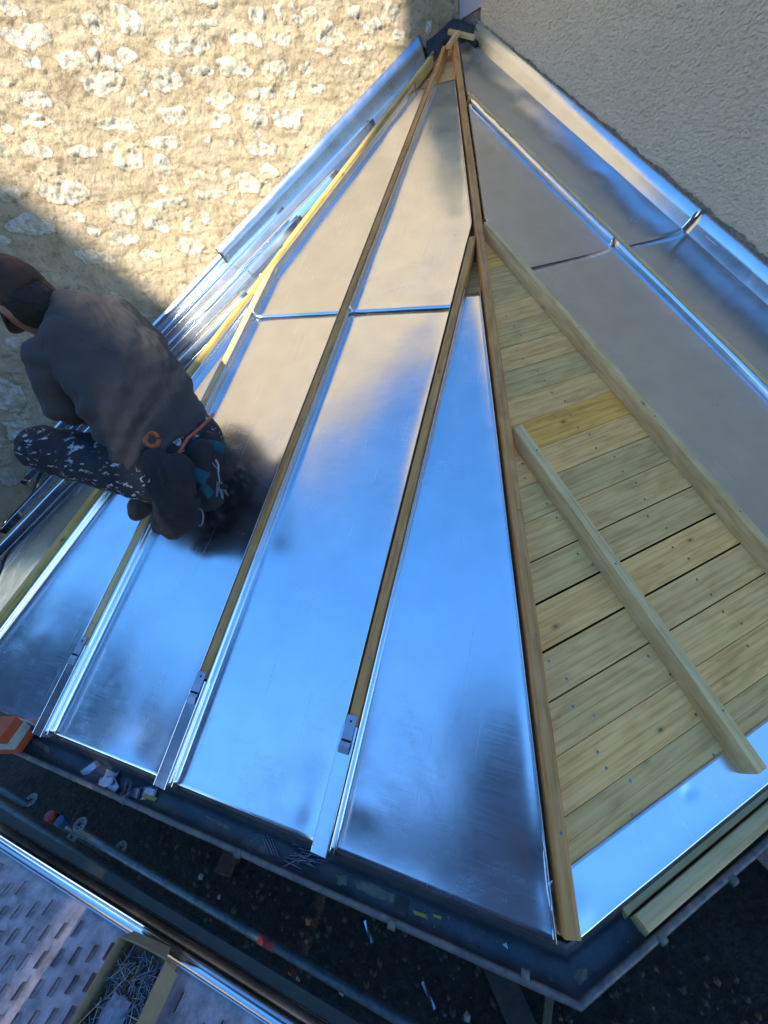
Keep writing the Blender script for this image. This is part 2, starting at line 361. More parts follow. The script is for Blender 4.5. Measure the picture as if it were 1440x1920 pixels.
me = bpy.data.meshes.new('wall_face'); me.vertices.add(len(V)); me.vertices.foreach_set('co', V.ravel())
me.loops.add(Q.size); me.loops.foreach_set('vertex_index', Q.ravel()); me.polygons.add(len(Q)); me.polygons.foreach_set('loop_start', np.arange(0, Q.size, 4)); me.polygons.foreach_set('loop_total', np.full(len(Q), 4))
me.update(calc_edges=True); me.validate(); a_ = me.attributes.new('stone', 'FLOAT', 'POINT'); a_.data.foreach_set('value', Mk.ravel()); me.materials.append(STONE)
me.polygons.foreach_set('use_smooth', [True]*len(me.polygons))
sw = empty('stone_wall', (XL, 0, -2.9), 'old rubble stone wall in sandy mortar, half in sun, left of the zinc roof', 'wall')
wf = bpy.data.objects.new('wall_face', me); COL.objects.link(wf); setp(wf, sw)
b = MB(); b.box(XL-.5, XL-.03, -2.5, 2.6, -2.9, 5.33); b.box(XL-.55, XL+.06, -2.55, 2.6, 5.34, 5.42); b.build('wall_core', MASON, sw)

# ------------------------------------------------------------------ rendered wall
rw = empty('rendered_wall', (0, YR, -2.9), 'cream roughcast house wall rising on the right of the roof', 'wall')
b = MB(); b.box(XL-.02, 1.0, YR+.012, YR+.4, -2.9, 2.8); b.build('wall_core', CEMENT, rw)
b = MB(); NX = 620; x0, x1 = -3.195, 1.0; top = 2.8
xs = [x0 + (x1-x0)*((i/NX)**1.5) for i in range(NX+1)]
rows = []
for x in xs:
    lo = max(-x*.58443, -.6) + .130 + .010*fn(x, 0, 0, 9) + .008*fn(x, 3, 0, 35) + .006*fn(x, 5, 0, 90) + .02*min(1, (x+3.2)*.4)
    rows.append([(x, YR+.006, lo-.004), (x, YR-.010, lo), (x, YR-.014, lo+.012), (x, YR-.014, lo+.5), (x, YR-.014, top)])
b.loft(rows, False, False)
o = b.build('render_coat', RENDER, rw); 
b = MB(); b.box(XL+.02, -3.197, YR-.012, YR+.012, 2.06, 2.8); b.build('painted_strip', WHITEP, rw, bevel=.003)
b = MB(); NB = 300                              # rough cement fillet between flashing and render
rows = []
for i in range(NB+1):
    x = -3.42 + 4.6*i/NB; zr = max(-x*.58443, -.6)
    lo = zr+.085; hi = zr+.150+.01*fn(x, 1, 0, 8)
    rows.append([(x, YR+.013, lo-.01), (x, YR-.001+.006*fn(x,2,0,60), lo+.004), (x, YR-.003+.009*fn(x,7,0,50), (lo+hi)/2), (x, YR-.001+.006*fn(x,9,0,55), hi), (x, YR+.013, hi+.012)])
b.loft(rows, False, False); b.build('cement_fillet', CEMENT, rw, smooth=True)
b = MB()                                        # chipped patch where strip and flashing meet
rows = [[(-3.43+.035*i, YR-.004+.008*random.random(), 1.985+.09*j+.02*random.random()-(.02*i if j == 0 else 0)) for j in (0, .5, 1)] for i in range(7)]
b.loft(rows, False, False); b.build('chipped_patch', plain('brown_patch', (.26,.22,.19), .9, 0, (50,1,.01), .4, 40), rw)

# ------------------------------------------------------------------ roof
roof = empty('zinc_roof', (0, 0, 0), 'half finished zinc roof of three slopes meeting in the corner of the two walls', 'roof')
hipL = lambda t: SE + HK*t                       # left limit of the middle slope
hipR = lambda t: -HK*t                           # right limit
B1, B2, B3 = -.531, -1.010, -1.500
# boards
def deck(M, tops, lo, hi, name, gapbig=(), tint=None, zt=0.0):
    d = MB(); zb = zt-.02
    for i in range(len(tops)-1):
        t0, t1 = tops[i], tops[i+1]; g_ = .0058 if i in gapbig else random.uniform(.0012, .0026)
        r = random.uniform(.05, .85); r = tint.get(i, r) if tint else r
        mid = (t0+t1)/2 + random.uniform(-.003,.003)
        for (a, b_) in ((t0+g_/2, mid-.0004), (mid+.0004, t1-g_/2)):
            l0, l1, h0, h1 = lo(a), lo(b_), hi(a), hi(b_)
            if h0-l0 < .01: continue
            if h1 <= l1: h1 = l1+.001
            d.hexa([(l0,a,zb),(h0,a,zb),(h1,b_,zb),(l1,b_,zb)], [(l0,a,zt),(h0,a,zt),(h1,b_,zt),(l1,b_,zt)], 0, r)
        lm, hm = lo(mid), hi(mid)
        d.hexa([(lm,t0+g_/2+.002,zb+.001),(hm,t0+g_/2+.002,zb+.001),(hm,t1-g_/2-.002,zb+.001),(lm,t1-g_/2-.002,zb+.001)], [(lm,t0+g_/2+.002,zt-.0009),(hm,t0+g_/2+.002,zt-.0009),(hm,t1-g_/2-.002,zt-.0009),(lm,t1-g_/2-.002,zt-.0009)], 0, r)
        s = math.ceil((lm+.03)/.28)*.28
        while s < hm-.03 and hm > lm+.05:
            for dt in (-.024, .024):
                cx, cy = s + random.uniform(-.035,.035), mid+dt+random.uniform(-.008,.008)
                d.add([(cx+math.cos(q)*.0036, cy+math.sin(q)*.0036, zt+.0008) for q in [k*math.pi/4 for k in range(8)]], [tuple(range(8))], 1)
            s += .28
    return d.build(name, [W_DECK, NAIL], roof, M, bevel=0)
T2 = [.092+.001]
t = .1655
T2 = [.0925, .172, .2735, .375, .479, .589, .695, .801, .906, 1.008, 1.113, 1.214, 1.322, 1.425, 1.531, 1.629, 1.727, 1.829, 1.93, 2.03, 2.13] + [2.13+.1035*k for k in range(1, 20)]
R1D = 1.078
deck(F2, T2, lambda t: HK2*t+.008, lambda t: R1D if t < 2.14 else HK2*t, 'board_deck', (3, 4, 5), {9: .98, 17: .96, 10: .70})
T1 = [.004+.1035*k for k in range(41)]
deck(F1, T1, lambda t: hipL(t)+.012, lambda t: hipR(t)-.012, 'board_deck', (), {35: .5, 36: .8}, -.015)
deck(F3, T1[:37], lambda t: -2.03, lambda t: -HK2*t-.012, 'board_deck', (), None, -.015)
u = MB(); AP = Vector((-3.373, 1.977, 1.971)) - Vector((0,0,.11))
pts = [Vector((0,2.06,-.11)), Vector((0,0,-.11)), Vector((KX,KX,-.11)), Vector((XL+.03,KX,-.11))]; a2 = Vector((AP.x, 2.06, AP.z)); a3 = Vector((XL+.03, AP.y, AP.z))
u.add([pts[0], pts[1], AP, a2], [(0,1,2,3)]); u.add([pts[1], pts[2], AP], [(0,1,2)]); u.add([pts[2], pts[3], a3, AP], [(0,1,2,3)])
u.build('gap_shade_sheet', HOLE, roof)  # black sheet added below the boards so their gaps look shaded
u = MB(); q = [(-.60, 2.05), (-.60, .25), (KX+.02, KX+.85), (XL+.03, KX+.85)]
u.add([(x, y, -.1) for x, y in q] + [(x, y, -2.9) for x, y in q], [(0,1,5,4),(1,2,6,5),(2,3,7,6)]); u.build('bay_wall', plain('bay_masonry', (.05,.045,.04), .9, 0, (20,.5,.02)), roof)

# zinc bays: cross profile with upturned sides, gentle oil-canning, rolled lower edge
def bay(name, M, sl, sr, t0, t1, hl, hr, seed, z0=.0015, amp=1.0, rows=None, cols=30, lip=True, outL=0, outR=0, mat=None, creases=(), liftL=1, liftR=1, rag=0, wr=.024, wl=.024):
    rows = rows or max(24, int((t1-t0)*45)); b = MB(); rings = []
    for i in range(-3 if lip else 0, rows+1):
        if i < 0: t = t0; k = -i
        else: t = t0+(t1-t0)*(i/rows)**(1.25 if lip else 1.0); k = 0
        l = sl(t); r = sr(t); 
        if r-l < .004: r = l+.004
        W_ = r-l; ring = []
        dz = (0, -.0022, -.008, -.021)[k]; dt = (0, -.0028, -.0045, -.0040)[k]
        rg = rag*abs(fn(t, seed, 0, 25))
        if hl: ring += [(l-outL, t+dt, z0+(hl-rg if k == 0 else .001)+dz), (l-outL*.5+.0004, t+dt, z0+(hl*.5 if k == 0 else .0005)+dz), (l+.0010, t+dt, z0+.006*(k == 0)+dz), (l+.0026, t+dt, z0+.0030+dz)]
        for j in range(cols+1):
            f_ = j/cols; f_ = .5-.5*math.cos(math.pi*f_) if W_ > .2 else f_
            s = l+.005+(W_-.010)*f_ if W_ > .02 else l+W_*f_
            d1 = s-l; d2 = r-s
            z = z0
            if hl: z += liftL*.0026*math.exp(-d1/wl)
            if hr: z += liftR*.0050*math.exp(-d2/wr)
            e = min(1, d1/.04, d2/.04)*min(1, abs(t-TS)/.09)
            z += amp*e*(.0035*fn(s, t, 0, 1.7, seed) + .0009*fn(s*1.5, t, 0, 5.0, seed+3))
            if lip:
                near = math.exp(-((t-t0)/.10)); z += .0012*near*fn(s, seed, 0, 8, seed+2)*e*amp
                z += .004*math.exp(-((t-t0)/.022))*.6
            for (cs, ct, ca, cr) in creases: z += ca*math.exp(-(((s-cs)**2+(t-ct)**2)/cr**2))
            ring.append((s, t+dt, z+dz))
        if hr: ring += [(r-.0026, t+dt, z0+.0030+dz), (r-.0010, t+dt, z0+.006*(k == 0)+dz), (r+outR*.5-.0004, t+dt, z0+(hr*.5 if k == 0 else .0005)+dz), (r+outR, t+dt, z0+(hr-rg if k == 0 else .001)+dz)]
        rings.append(ring)
    # lip rings were made k=3..1 first
    b.loft(rings, False, False)
    o = b.build(name, mat or ZINC, roof, M); shade_auto(o, 50); s_ = o.modifiers.new('solid', 'SOLIDIFY'); s_.thickness = .0008; s_.offset = 1
    return o
TS = 1.78
HW = .021                                        # half width of a batten at its foot
TS = 1.78                                        # level of the joint across the slopes
# middle slope: lower sheets, then upper ones lapping 3 mm over them
hb = .012/ .97
R_ = lambda t: hipR(t)-.024
L_ = lambda t: hipL(t)+.024
bay('zinc_sheet', F1, lambda t: L_(t), lambda t: min(B3-HW, 9), .0, 1.95, .030, .034, 1, creases=((-1.72,.25,.0018,.05),), outL=-.0, amp=1.2)
bay('zinc_sheet', F1, lambda t: B3+HW, lambda t: B2-HW, .0, TS-.001, .036, .034, 2, amp=1.2, creases=((-1.16,.05,-.0018,.05),))
bay('zinc_sheet', F1, lambda t: B2+HW, lambda t: B1-HW, .0, TS-.001, .036, .036, 3, amp=1.1, creases=((-.62,.05,.0020,.045),(-.95,.05,.002,.04)))
bay('zinc_sheet', F1, lambda t: B1+HW, lambda t: R_(t), .0, 1.86, .036, .030, 4, amp=1.2, creases=((-.07,.09,-.003,.05),(-.46,.10,.002,.035)))
up2 = .0024
bay('zinc_sheet', F1, lambda t: max(B3+HW, L_(t)), lambda t: B2-HW, TS+.0012, 3.66, .033, .033, 5, up2, lip=False, amp=1.3, creases=((-1.25,3.3,.004,.1),))
bay('zinc_sheet', F1, lambda t: B2+HW, lambda t: min(B1-HW, R_(t)), TS+.0012, 3.68, .036, .036, 6, up2, lip=False, amp=1.4, rag=.01, creases=((-.63,2.0,-.003,.06),(-.85,3.4,.005,.09),(-.66,2.35,.002,.06)))
# right-hand slope
R1, R2, R0 = 1.062, .583, 1.600
bay('zinc_sheet', F2, lambda t: R1+.024, lambda t: R0-HW, .0, TS-.001, .036, .048, 8, amp=.7, liftR=4.4, wr=.042)
bay('zinc_sheet', F2, lambda t: R0+HW, lambda t: 2.040, .0, TS-.001, .034, .108, 9, amp=.7, outR=.030, liftR=4.0, wr=.045)
bay('zinc_sheet', F2, lambda t: max(R1+.024, HK2*t+.028), lambda t: R0-HW, TS+.0012, 3.05, .033, .048, 10, up2, lip=False, amp=.8, liftR=4.2, wr=.040, rag=.012)
bay('zinc_sheet', F2, lambda t: max(R0+HW, HK2*t+.028), lambda t: 2.040, TS+.0012, 3.82, .03, .108, 11, up2, lip=False, amp=1.3, outR=.028, liftR=3.6, wr=.045, creases=((1.95,2.3,.004,.07),(1.97,3.2,.004,.09)))
# eave strip below the bare boards
bay('eave_strip', F2, lambda t: .012+HK2*t*0, lambda t: R1+.02, .0, .098, 0, 0, 12, .0022, amp=.5, rows=20, cols=120, creases=((.414,.077,-.0035,.012),(.05,.03,.004,.03)), mat=ZINC_BRIGHT)
# left slope
bay('zinc_sheet', F3, lambda t: -2.02, lambda t: -HK2*t-.026, .0, 1.9, .10, .034, 13, amp=1.0, outL=-.006, liftL=1.5)
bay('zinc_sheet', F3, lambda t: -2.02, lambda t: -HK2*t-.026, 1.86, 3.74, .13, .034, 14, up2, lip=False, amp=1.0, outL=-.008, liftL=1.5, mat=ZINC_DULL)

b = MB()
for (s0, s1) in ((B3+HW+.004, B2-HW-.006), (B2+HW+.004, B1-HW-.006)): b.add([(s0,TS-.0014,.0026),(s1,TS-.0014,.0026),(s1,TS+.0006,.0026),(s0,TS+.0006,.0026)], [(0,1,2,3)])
b.build('joint_shadow_strip', HOLE, roof, F1)  # black strips paint the shadow line where the upper sheets lap
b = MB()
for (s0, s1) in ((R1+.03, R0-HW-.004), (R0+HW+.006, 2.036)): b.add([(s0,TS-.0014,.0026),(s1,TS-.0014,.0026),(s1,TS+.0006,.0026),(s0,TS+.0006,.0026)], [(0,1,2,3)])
b.build('joint_shadow_strip', HOLE, roof, F2)  # same painted shadow line on the right-hand slope

# battens
def batten(name, M, s, t0, t1, mat, wt=.026, wb=.036, h=.038, seed=0, wav=.0015, parent=None, cut=0):
    b = MB(); n = max(8, int((t1-t0)*14)); rings = []
    for i in range(n+1):
        t = t0+(t1-t0)*i/n; dx = wav*fn(t, seed, 0, 1.6, seed)+.0006*fn(t, 0, 0, 12, seed); wa = .0025*max(0, fn(t, 9, 0, 3, seed)-.15)
        t_ = t + (cut if i == n else 0)
        rings.append([(s-wb/2+dx, t, .0005), (s+wb/2+dx, t, .0005), (s+wt/2+dx+.0015, t, h-.004), (s+wt/2+dx-.0015-wa, t, h), (s-wt/2+dx+.0015, t, h), (s-wt/2+dx-.001, t, h-.004)])
    b.loft(rings)
    for i in range(int((t1-t0)/.42)+1):
        t = t0+.12+.42*i+random.uniform(-.05,.05)
        if t > t1-.02: break
        cx = s+random.uniform(-.008,.008)
        b.add([(cx+math.cos(q)*.0032, t+math.sin(q)*.0032, h+.0006) for q in [k*math.pi/4 for k in range(8)]], [tuple(range(8))], 1)
    o = b.build(name, [mat, NAIL], parent if parent else roof, M); shade_auto(o, 30); return o
batten('batten', F1, B1, .262, 2.16, W_BROWN, seed=1)
batten('batten', F1, B2, .268, 4.06, W_BROWN, seed=2)
batten('batten', F1, B3, .262, 2.10, W_GREEN, seed=3)
batten('batten', F2, R1, .0, 2.045, W_GREEN, .030, .044, .048, 4)
batten('batten', F2, R2, .045, 1.085, W_GREEN, .032, .046, .046, 5)
batten('batten', F2, R0, .0, 3.08, W_GREEN, .022, .038, .050, 6)
batten('batten', F3, -.55, 1.1, 2.2, W_YELLOW, seed=9) if False else None
def hip_batten(P0, P1, na, nb, mat, seed, w0=.029, h=.044):
    P0, P1 = Vector(P0), Vector(P1); d = (P1-P0).normalized(); n_ = (Vector(na)+Vector(nb)).normalized(); x = d.cross(n_).normalized(); n_ = x.cross(d)
    return batten('hip_batten', frame(x, d, n_, P0), 0, 0, (P1-P0).length, mat, w0, w0+.008, h, seed, .004)
hd = Vector((-.770335, .451551, .450207)); n1 = F1.col[2].xyz; n2 = F2.col[2].xyz; n3 = F3.col[2].xyz
hip_batten(hd*.022+Vector((0,0,-.004)), hd*4.34, n1, n2, W_BROWN, 11)
hd3 = (Vector((-3.373,1.977,1.971))-Vector((KX,KX,0))).normalized(); K = Vector((KX,KX,0))
hip_batten(K+hd3*.03, K+hd3*2.35, n1, n3, W_YELLOW, 12, .030, .040)
hip_batten(K+hd3*2.30, K+hd3*4.05, n1, n3, W_YELLOW, 13, .032, .044)
# wedge block where the short batten meets the hip, and the odd boards at the very top
b = MB(); b.hexa([(-1.520,1.92,.001),(-1.486,1.92,.001),(-1.480,2.2,.001),(-1.50,2.2,.001)], [(-1.56,1.90,.036),(-1.50,1.90,.036),(-1.47,2.22,.036),(-1.50,2.22,.036)]); b.build('wedge_block', W_YELLOW, roof, F1)
for (p0, p1, w_) in (((-3.31,1.90,1.985),(-3.20,2.02,1.93),.04), ((-3.16,1.80,1.885),(-3.25,1.93,1.965),.03)):
    P0, P1 = Vector(p0), Vector(p1); d = (P1-P0).normalized(); x = d.cross(Vector((.2,-.2,1))).normalized(); n_ = x.cross(d)
    b = MB(); L = (P1-P0).length; b.box(-w_/2, w_/2, 0, L, -.01, .012); b.build('board_offcut', W_GREEN, roof, frame(x, d, n_, P0), bevel=.002)
# zinc end pieces over the feet of the battens, each with its clip
for s in (B1, B2, B3):
    b = MB(); t0, t1 = -.012, .262; wa = .024
    b.add([(s-wa,t0,.037),(s-wa,t1,.037),(s+.016,t1,.040),(s+.016,t0,.040),(s+.0215,t1,.006),(s+.0215,t0,.006),(s-wa-.001,t1,.005),(s-wa-.001,t0,.005)], [(0,1,2,3),(3,2,4,5),(0,1,6,7)])
    b.add([(s-wa,t0,.037),(s+.016,t0,.040),(s+.0215,t0,-.004),(s-wa-.001,t0,-.004)], [(0,1,2,3)])
    b.add([(s+.004,t0-.001,-.004),(s+.0215,t0-.001,-.004),(s+.028,t0-.012,-.045)], [(0,1,2)])
    b.tube([(s+.016,t0,.0402),(s+.016,t1,.0402)], .0011, 6); b.tube([(s-wa,t0,.0372),(s-wa,t1,.0372)], .0008, 6)
    b.tube([(s+.030,t0+.01,.034),(s+.029,t1,.034)], .0013, 6)
    c = b.build('batten_end_cap', ZINC_BRIGHT, roof, F1)
    b = MB(); z = .0425
    rows = [[(s-.016,.286,z-.001),(s+.010,.286,z)],[(s-.017,.280,z),(s+.011,.280,z)],[(s-.017,.232,z),(s+.011,.232,z)],[(s-.017,.225,z+.001),(s+.011,.225,z+.001)],[(s-.018,.214,z+.0035),(s+.010,.214,z+.0035)],[(s-.018,.198,z+.001),(s+.010,.198,z+.001)]]
    b.loft(rows, False, False); b.add([(s-.016,.230,z+.0012),(s+.010,.230,z+.0012),(s+.010,.225,z+.0022),(s-.016,.225,z+.0022)], [(0,1,2,3)], 1)
    b.add([(s-.003+math.cos(q)*.003, .272+math.sin(q)*.003, z+.0008) for q in [k*math.pi/5 for k in range(10)]], [tuple(range(10))], 1)
    c2 = b.build('batten_clip', [CLIP, HOLE], roof, F1, solid=.001)
# dark old flashing in the corner
b = MB()
ring = []
for (x, y) in ((XL+.035,1.80),(XL+.03,1.9),(XL+.045,2.0),(XL+.075,2.035),(-3.34,YR-.018),(-3.26,YR-.02),(-3.20,YR-.022)):
    zr = 1.88 if y < 1.9 else 1.95; z0_ = min((y-KX)*.58443, 1.97) if x < -3.36 else min(-x*.58443+.0, 1.97)
    ring.append([(x+.05*(x < -3.39)+.0, y-.05*(x > -3.40), z0_+.0), (x, y, z0_+.05), (x-.004*(x < -3.39), y+.004*(x > -3.4), z0_+.085+.012*math.sin(x*40+y*31))])
b.loft(ring, False, False); o = b.build('corner_flashing', DARKZ, roof, solid=.001, smooth=True)

# ------------------------------------------------------------------ gutter
def offs(P, d):                                  # eave polyline pushed outwards in plan
    a = d*math.tan(math.radians(22.5))
    return [(P[0][0]+d, P[0][1]), (d, -a), (KX+a*1.0, KX-d), (P[3][0], KX-d)]
EP = [(0, 2.06), (0, 0), (KX, KX), (XL+.05, KX)]
prof = [(-.004,-.012),(.003,-.030),(.008,-.070),(.018,-.082),(.046,-.084),(.060,-.074),(.066,-.060)]
def subdiv(pl, z, n=40):
    out = []
    for i in range(3):
        a, c = Vector((*pl[i], z)), Vector((*pl[i+1], z))
        out += [a.lerp(c, k/n) for k in range(n)]
    return out+[Vector((*pl[3], z))]
b = MB(); rings = [subdiv(offs(EP, d), z) for d, z in prof]
rings = [[r[i]+Vector((0,0,.0016*fn(r[i].x, r[i].y, k, 9, k))) for i in range(len(r))] for k, r in enumerate(rings)]
b.loft(rings, False, False)
gut = b.build('gutter', OLDZ, roof, smooth=True, solid=.002)
b = MB(); bp = subdiv(offs(EP, .069), -.056, 46); bp = [p+Vector((.0012*fn(p.x,p.y,1,8),.0012*fn(p.x,p.y,2,8),.002*fn(p.x,p.y,3,5))) for p in bp]
b.tube(bp, [.0072+.0010*abs(fn(p.x,p.y,0,40)) for p in bp], 12)
rim = b.build('rim', BEAD, gut, smooth=True)
b = MB()
for (px, py) in ((233,1500),(447,1600),(735,1733),(985,1828),(1373,1650),(1240,1760)):
    p = at_z(px, py, -.056); dr = Vector((1,1,0)).normalized() if px < 1100 else Vector((0,1,0))
    b.tube([p-dr*.008, p+dr*.008], .0098, 12)
b.build('rim_collar', plain('collar_solder', (.13,.14,.13), .6, .3, (80,.6,.002), .4, 40), gut, smooth=True)
# joint plate, mud and paint on the gutter floor
def patch(pix, z, mat, name, seed, hgt=.003, parent=None):
    c = [at_z(x, y, z) for x, y in pix]; b = MB(); cc = sum(c, Vector())/len(c); pts_ = []
    for i in range(len(c)):
        a, e = c[i], c[(i+1) % len(c)]
        for k in range(6): p = a.lerp(e, k/6); pts_.append(p+(p-cc)*(.22*fn(p.x, p.y, seed, 60)))
    b.add([cc+Vector((0,0,hgt))]+[p+(cc-p)*.3+Vector((0,0,hgt*.8)) for p in pts_]+pts_, [(0, 1+i, 1+(i+1) % len(pts_)) for i in range(len(pts_))]+[(1+i, 1+len(pts_)+i, 1+len(pts_)+(i+1) % len(pts_), 1+(i+1) % len(pts_)) for i in range(len(pts_))])
    return b.build(name, mat, parent if parent else gut)
MUD = plain('dried_mortar', (.20,.185,.13), .95, 0, (90,1,.006), .4, 60)
YEL = plain('yellow_foam', (.50,.36,.08), .8, 0, (60,.8,.004), .3, 30)
patch([(665,1650),(700,1655),(742,1680),(742,1695),(700,1682),(668,1665)], -.081, MUD, 'mortar_stain', 1)
patch([(630,1640),(648,1640),(650,1660),(635,1662)], -.081, MUD, 'mortar_stain', 2)
patch([(382,1527),(400,1533),(432,1550),(428,1556),(398,1542)], -.081, MUD, 'mortar_stain', 3, .002)
patch([(60,1378),(95,1402),(90,1412),(58,1390)], -.081, MUD, 'mortar_stain', 4, .002)
patch([(1080,1815),(1100,1812),(1105,1838),(1088,1850),(1076,1832)], -.081, MUD, 'mortar_stain', 5, .006)
patch([(772,1705),(800,1714),(804,1726),(778,1716)], -.080, YEL, 'yellow_blob', 6, .005)
patch([(812,1713),(828,1718),(826,1724),(812,1720)], -.080, YEL, 'yellow_blob', 7, .003)
c0 = at_z(752, 1697, -.079); b = MB(); b.box(-.016,.016,-.028,.028,-.002,.0)
b.build('joint_plate', DARKZ, gut, Matrix.Translation(c0) @ Matrix.Rotation(math.radians(40), 4, 'Z'))
# stencilled word, upside down from here
fc = bpy.data.curves.new('txt', 'FONT'); fc.body = 'ENTRA'; fc.size = .019; fc.extrude = .0001; fo = bpy.data.objects.new('txt', fc); COL.objects.link(fo)
bpy.context.view_layer.update(); tm = bpy.data.meshes.new_from_object(fo); bpy.data.objects.remove(fo); tm.materials.clear(); tm.materials.append(LEADTXT)
to = bpy.data.objects.new('stencil_lettering', tm); COL.objects.link(to); p = at_z(672, 1627, -.0790)
to.matrix_world = Matrix.Translation(p) @ Matrix.Rotation(math.radians(45+180), 4, 'Z'); setp(to, gut)

# ------------------------------------------------------------------ timbers lying in the right-hand gutter
def bar(name, P0, P1, w_, h, mat, up=(0,0,1), label=None, cat=None, group=None, seed=0):
    P0, P1 = Vector(P0), Vector(P1); d = (P1-P0).normalized(); x = d.cross(Vector(up)).normalized(); n_ = x.cross(d)
    b = MB(); L = (P1-P0).length; n = max(4, int(L*12)); rings = []
    for i in range(n+1):
        t = L*i/n; dx = .0012*fn(t, seed, 0, 2, seed)
        rings.append([(-w_/2+dx,t,0),(w_/2+dx,t,0),(w_/2*.9+dx,t,h*.93),(w_/2*.8+dx,t,h),(-w_/2*.8+dx,t,h),(-w_/2*.9+dx,t,h*.93)])
    b.loft(rings); o = b.build(name, mat, None, frame(x, d, n_, P0)); shade_auto(o, 30); return tag(o, label, cat, group)
bar('timber_batten', (.040,.163,-.082), (.034,1.75,-.082), .036, .045, W_GREEN, label='loose squared timber lying outermost in the gutter at the right edge', cat='timber', group='timbers lying in the gutter', seed=1)
bar('timber_batten', (.012,.150,-.078), (.006,1.60,-.078), .016, .034, W_GREEN, label='thin timber tucked between the eave and the thicker timber in the gutter', cat='timber', group='timbers lying in the gutter', seed=2)

# ------------------------------------------------------------------ loose zinc channels on the left slope
CAPS = [(-1.870, -.16, 2.35, 'narrow zinc channel nearest the stone wall on the left slope'), (-1.640, .30, 3.05, 'second zinc channel from the stone wall, longest of those lying loose'),
        (-1.410, .45, 2.6, 'bright folded zinc channel in the middle of the loose bundle'), (-1.185, -.11, 2.25, 'zinc channel whose open end pokes out past the eave below the knee'), (-.93, -.20, 1.75, 'wide zinc channel lying closest to the left hip')]
for k, (s, t0, t1, lab) in enumerate(CAPS):
    wd = .026 if k < 4 else .036; h = .040
    prof_ = [(-wd-.012,.004),(-wd-.001,.003),(-wd+.001,.008),(-wd+.003,h-.003),(-wd+.006,h),(wd-.006,h),(wd-.003,h-.003),(wd-.001,.008),(wd+.001,.003),(wd+.012,.004)]
    if k % 2: prof_ = [(x, h+.006-z) for x, z in prof_]
    b = MB(); n = 40; rings = []
    for i in range(n+1):
        t = t0+(t1-t0)*i/n; dx = .006*fn(t, k, 0, .8, k); tw = .05*fn(t, k, 0, .7, k+4)
        rings.append([(x+dx+z*tw, t, z+.012+.001*fn(t, x, 0, 6, k)-x*tw*.6) for x, z in prof_])
    b.loft(rings, False, False); root_m = F3 @ Matrix.Translation((s, 0, 0)) @ Matrix.Rotation((.0, .012, -.008, .015, -.02)[k], 4, 'Z')
    o = b.build('zinc_channel', ZINC_BRIGHT, None, root_m); shade_auto(o, 40); md = o.modifiers.new('s', 'SOLIDIFY'); md.thickness = .0009
    tag(o, lab, 'zinc channel', 'loose zinc channels beside the stone wall')

# ------------------------------------------------------------------ scaffold
scf = empty('scaffold', (-.8,-1.3,-2.8), 'scaffold of blue grey tubes with ring clamps running below the gutter', 'scaffold')
tz = -.42
def along(pA, pB, z, e0, e1): 
    A, B = at_z(*pA, z), at_z(*pB, z); d = (B-A).normalized(); return A-d*e0, B+d*e1
A, B = along((0,1509), (560,1862), -.95, 1.0, 1.2)
b = MB(); b.tube([A.lerp(B, i/12) for i in range(13)], .0242, 20); b.build('guard_tube', TUBE, scf, smooth=True)
A, B = along((150,1560), (560,1800), -1.9, .0, 1.6); TD = (B-A).normalized()
b = MB(); b.tube([A.lerp(B, i/12) for i in range(13)], .0242, 20); t2 = b.build('ledger_tube', TUBE, scf, smooth=True)
p = at_z(500, 1766, -1.9); b = MB(); b.tube([p-TD*.045, p, p+TD*.055], .0252, 20); b.build('paint_mark', REDP, t2, smooth=True)
A2, B2_ = along((0,1478), (50,1508), -1.9, .8, .0); b = MB(); b.tube([A2, B2_], .0242, 20); b.build('ledger_tube', TUBE, scf, smooth=True)
ROS = plain('rosette_steel', (.22,.22,.20), .6, .4, (60,.5,.003), .3, 30)
def rosette(c, r=.062, tilt=0):
    b = MB(); n = 32
    rings = []
    for (rr, zz) in ((r,-.004),(r,.004),(r*.72,.004),(r*.72,-.004)): rings.append([c+Vector((math.cos(2*math.pi*i/n)*rr, math.sin(2*math.pi*i/n)*rr, zz)) for i in range(n)])
    b.loft(rings+[rings[0]], True, False)
    for k in range(8):
        q = k*math.pi/4; d = Vector((math.cos(q), math.sin(q), 0)); x = d.cross(Vector((0,0,1)))*.006
        b.hexa([c+d*r*.38-x+Vector((0,0,-.0035)), c+d*r*.38+x+Vector((0,0,-.0035)), c+d*r*.75+x+Vector((0,0,-.0035)), c+d*r*.75-x+Vector((0,0,-.0035))], [c+d*r*.38-x+Vector((0,0,.0035)), c+d*r*.38+x+Vector((0,0,.0035)), c+d*r*.75+x+Vector((0,0,.0035)), c+d*r*.75-x+Vector((0,0,.0035))])
    rings = [[c+Vector((math.cos(2*math.pi*i/n)*rr, math.sin(2*math.pi*i/n)*rr, zz)) for i in range(n)] for rr, zz in ((r*.42,-.006),(r*.42,.006),(r*.33,.006),(r*.33,-.006))]
    b.loft(rings+[rings[0]], True, False)
    o = b.build('ring_clamp', ROS, scf); return o
for (px, py, z, r) in ((58,1500,-1.9,.042),(150,1546,-1.85,.042),(226,1590,-2.0,.040),(135,1570,-1.95,.036)): rosette(at_z(px, py, z), r)
c = at_z(97,1532,-1.85); b = MB(); b.tube([c+Vector((0,0,-.03)), c+Vector((0,0,.03))], .032, 16); b.build('red_cap', REDP, scf, smooth=True, bevel=.003)
c = at_z(116,1541,-1.87); b = MB(); b.tube([c+Vector((0,0,-.03)), c+Vector((0,0,.03))], .030, 16); b.build('blue_cap', BLUEP, scf, smooth=True, bevel=.003)
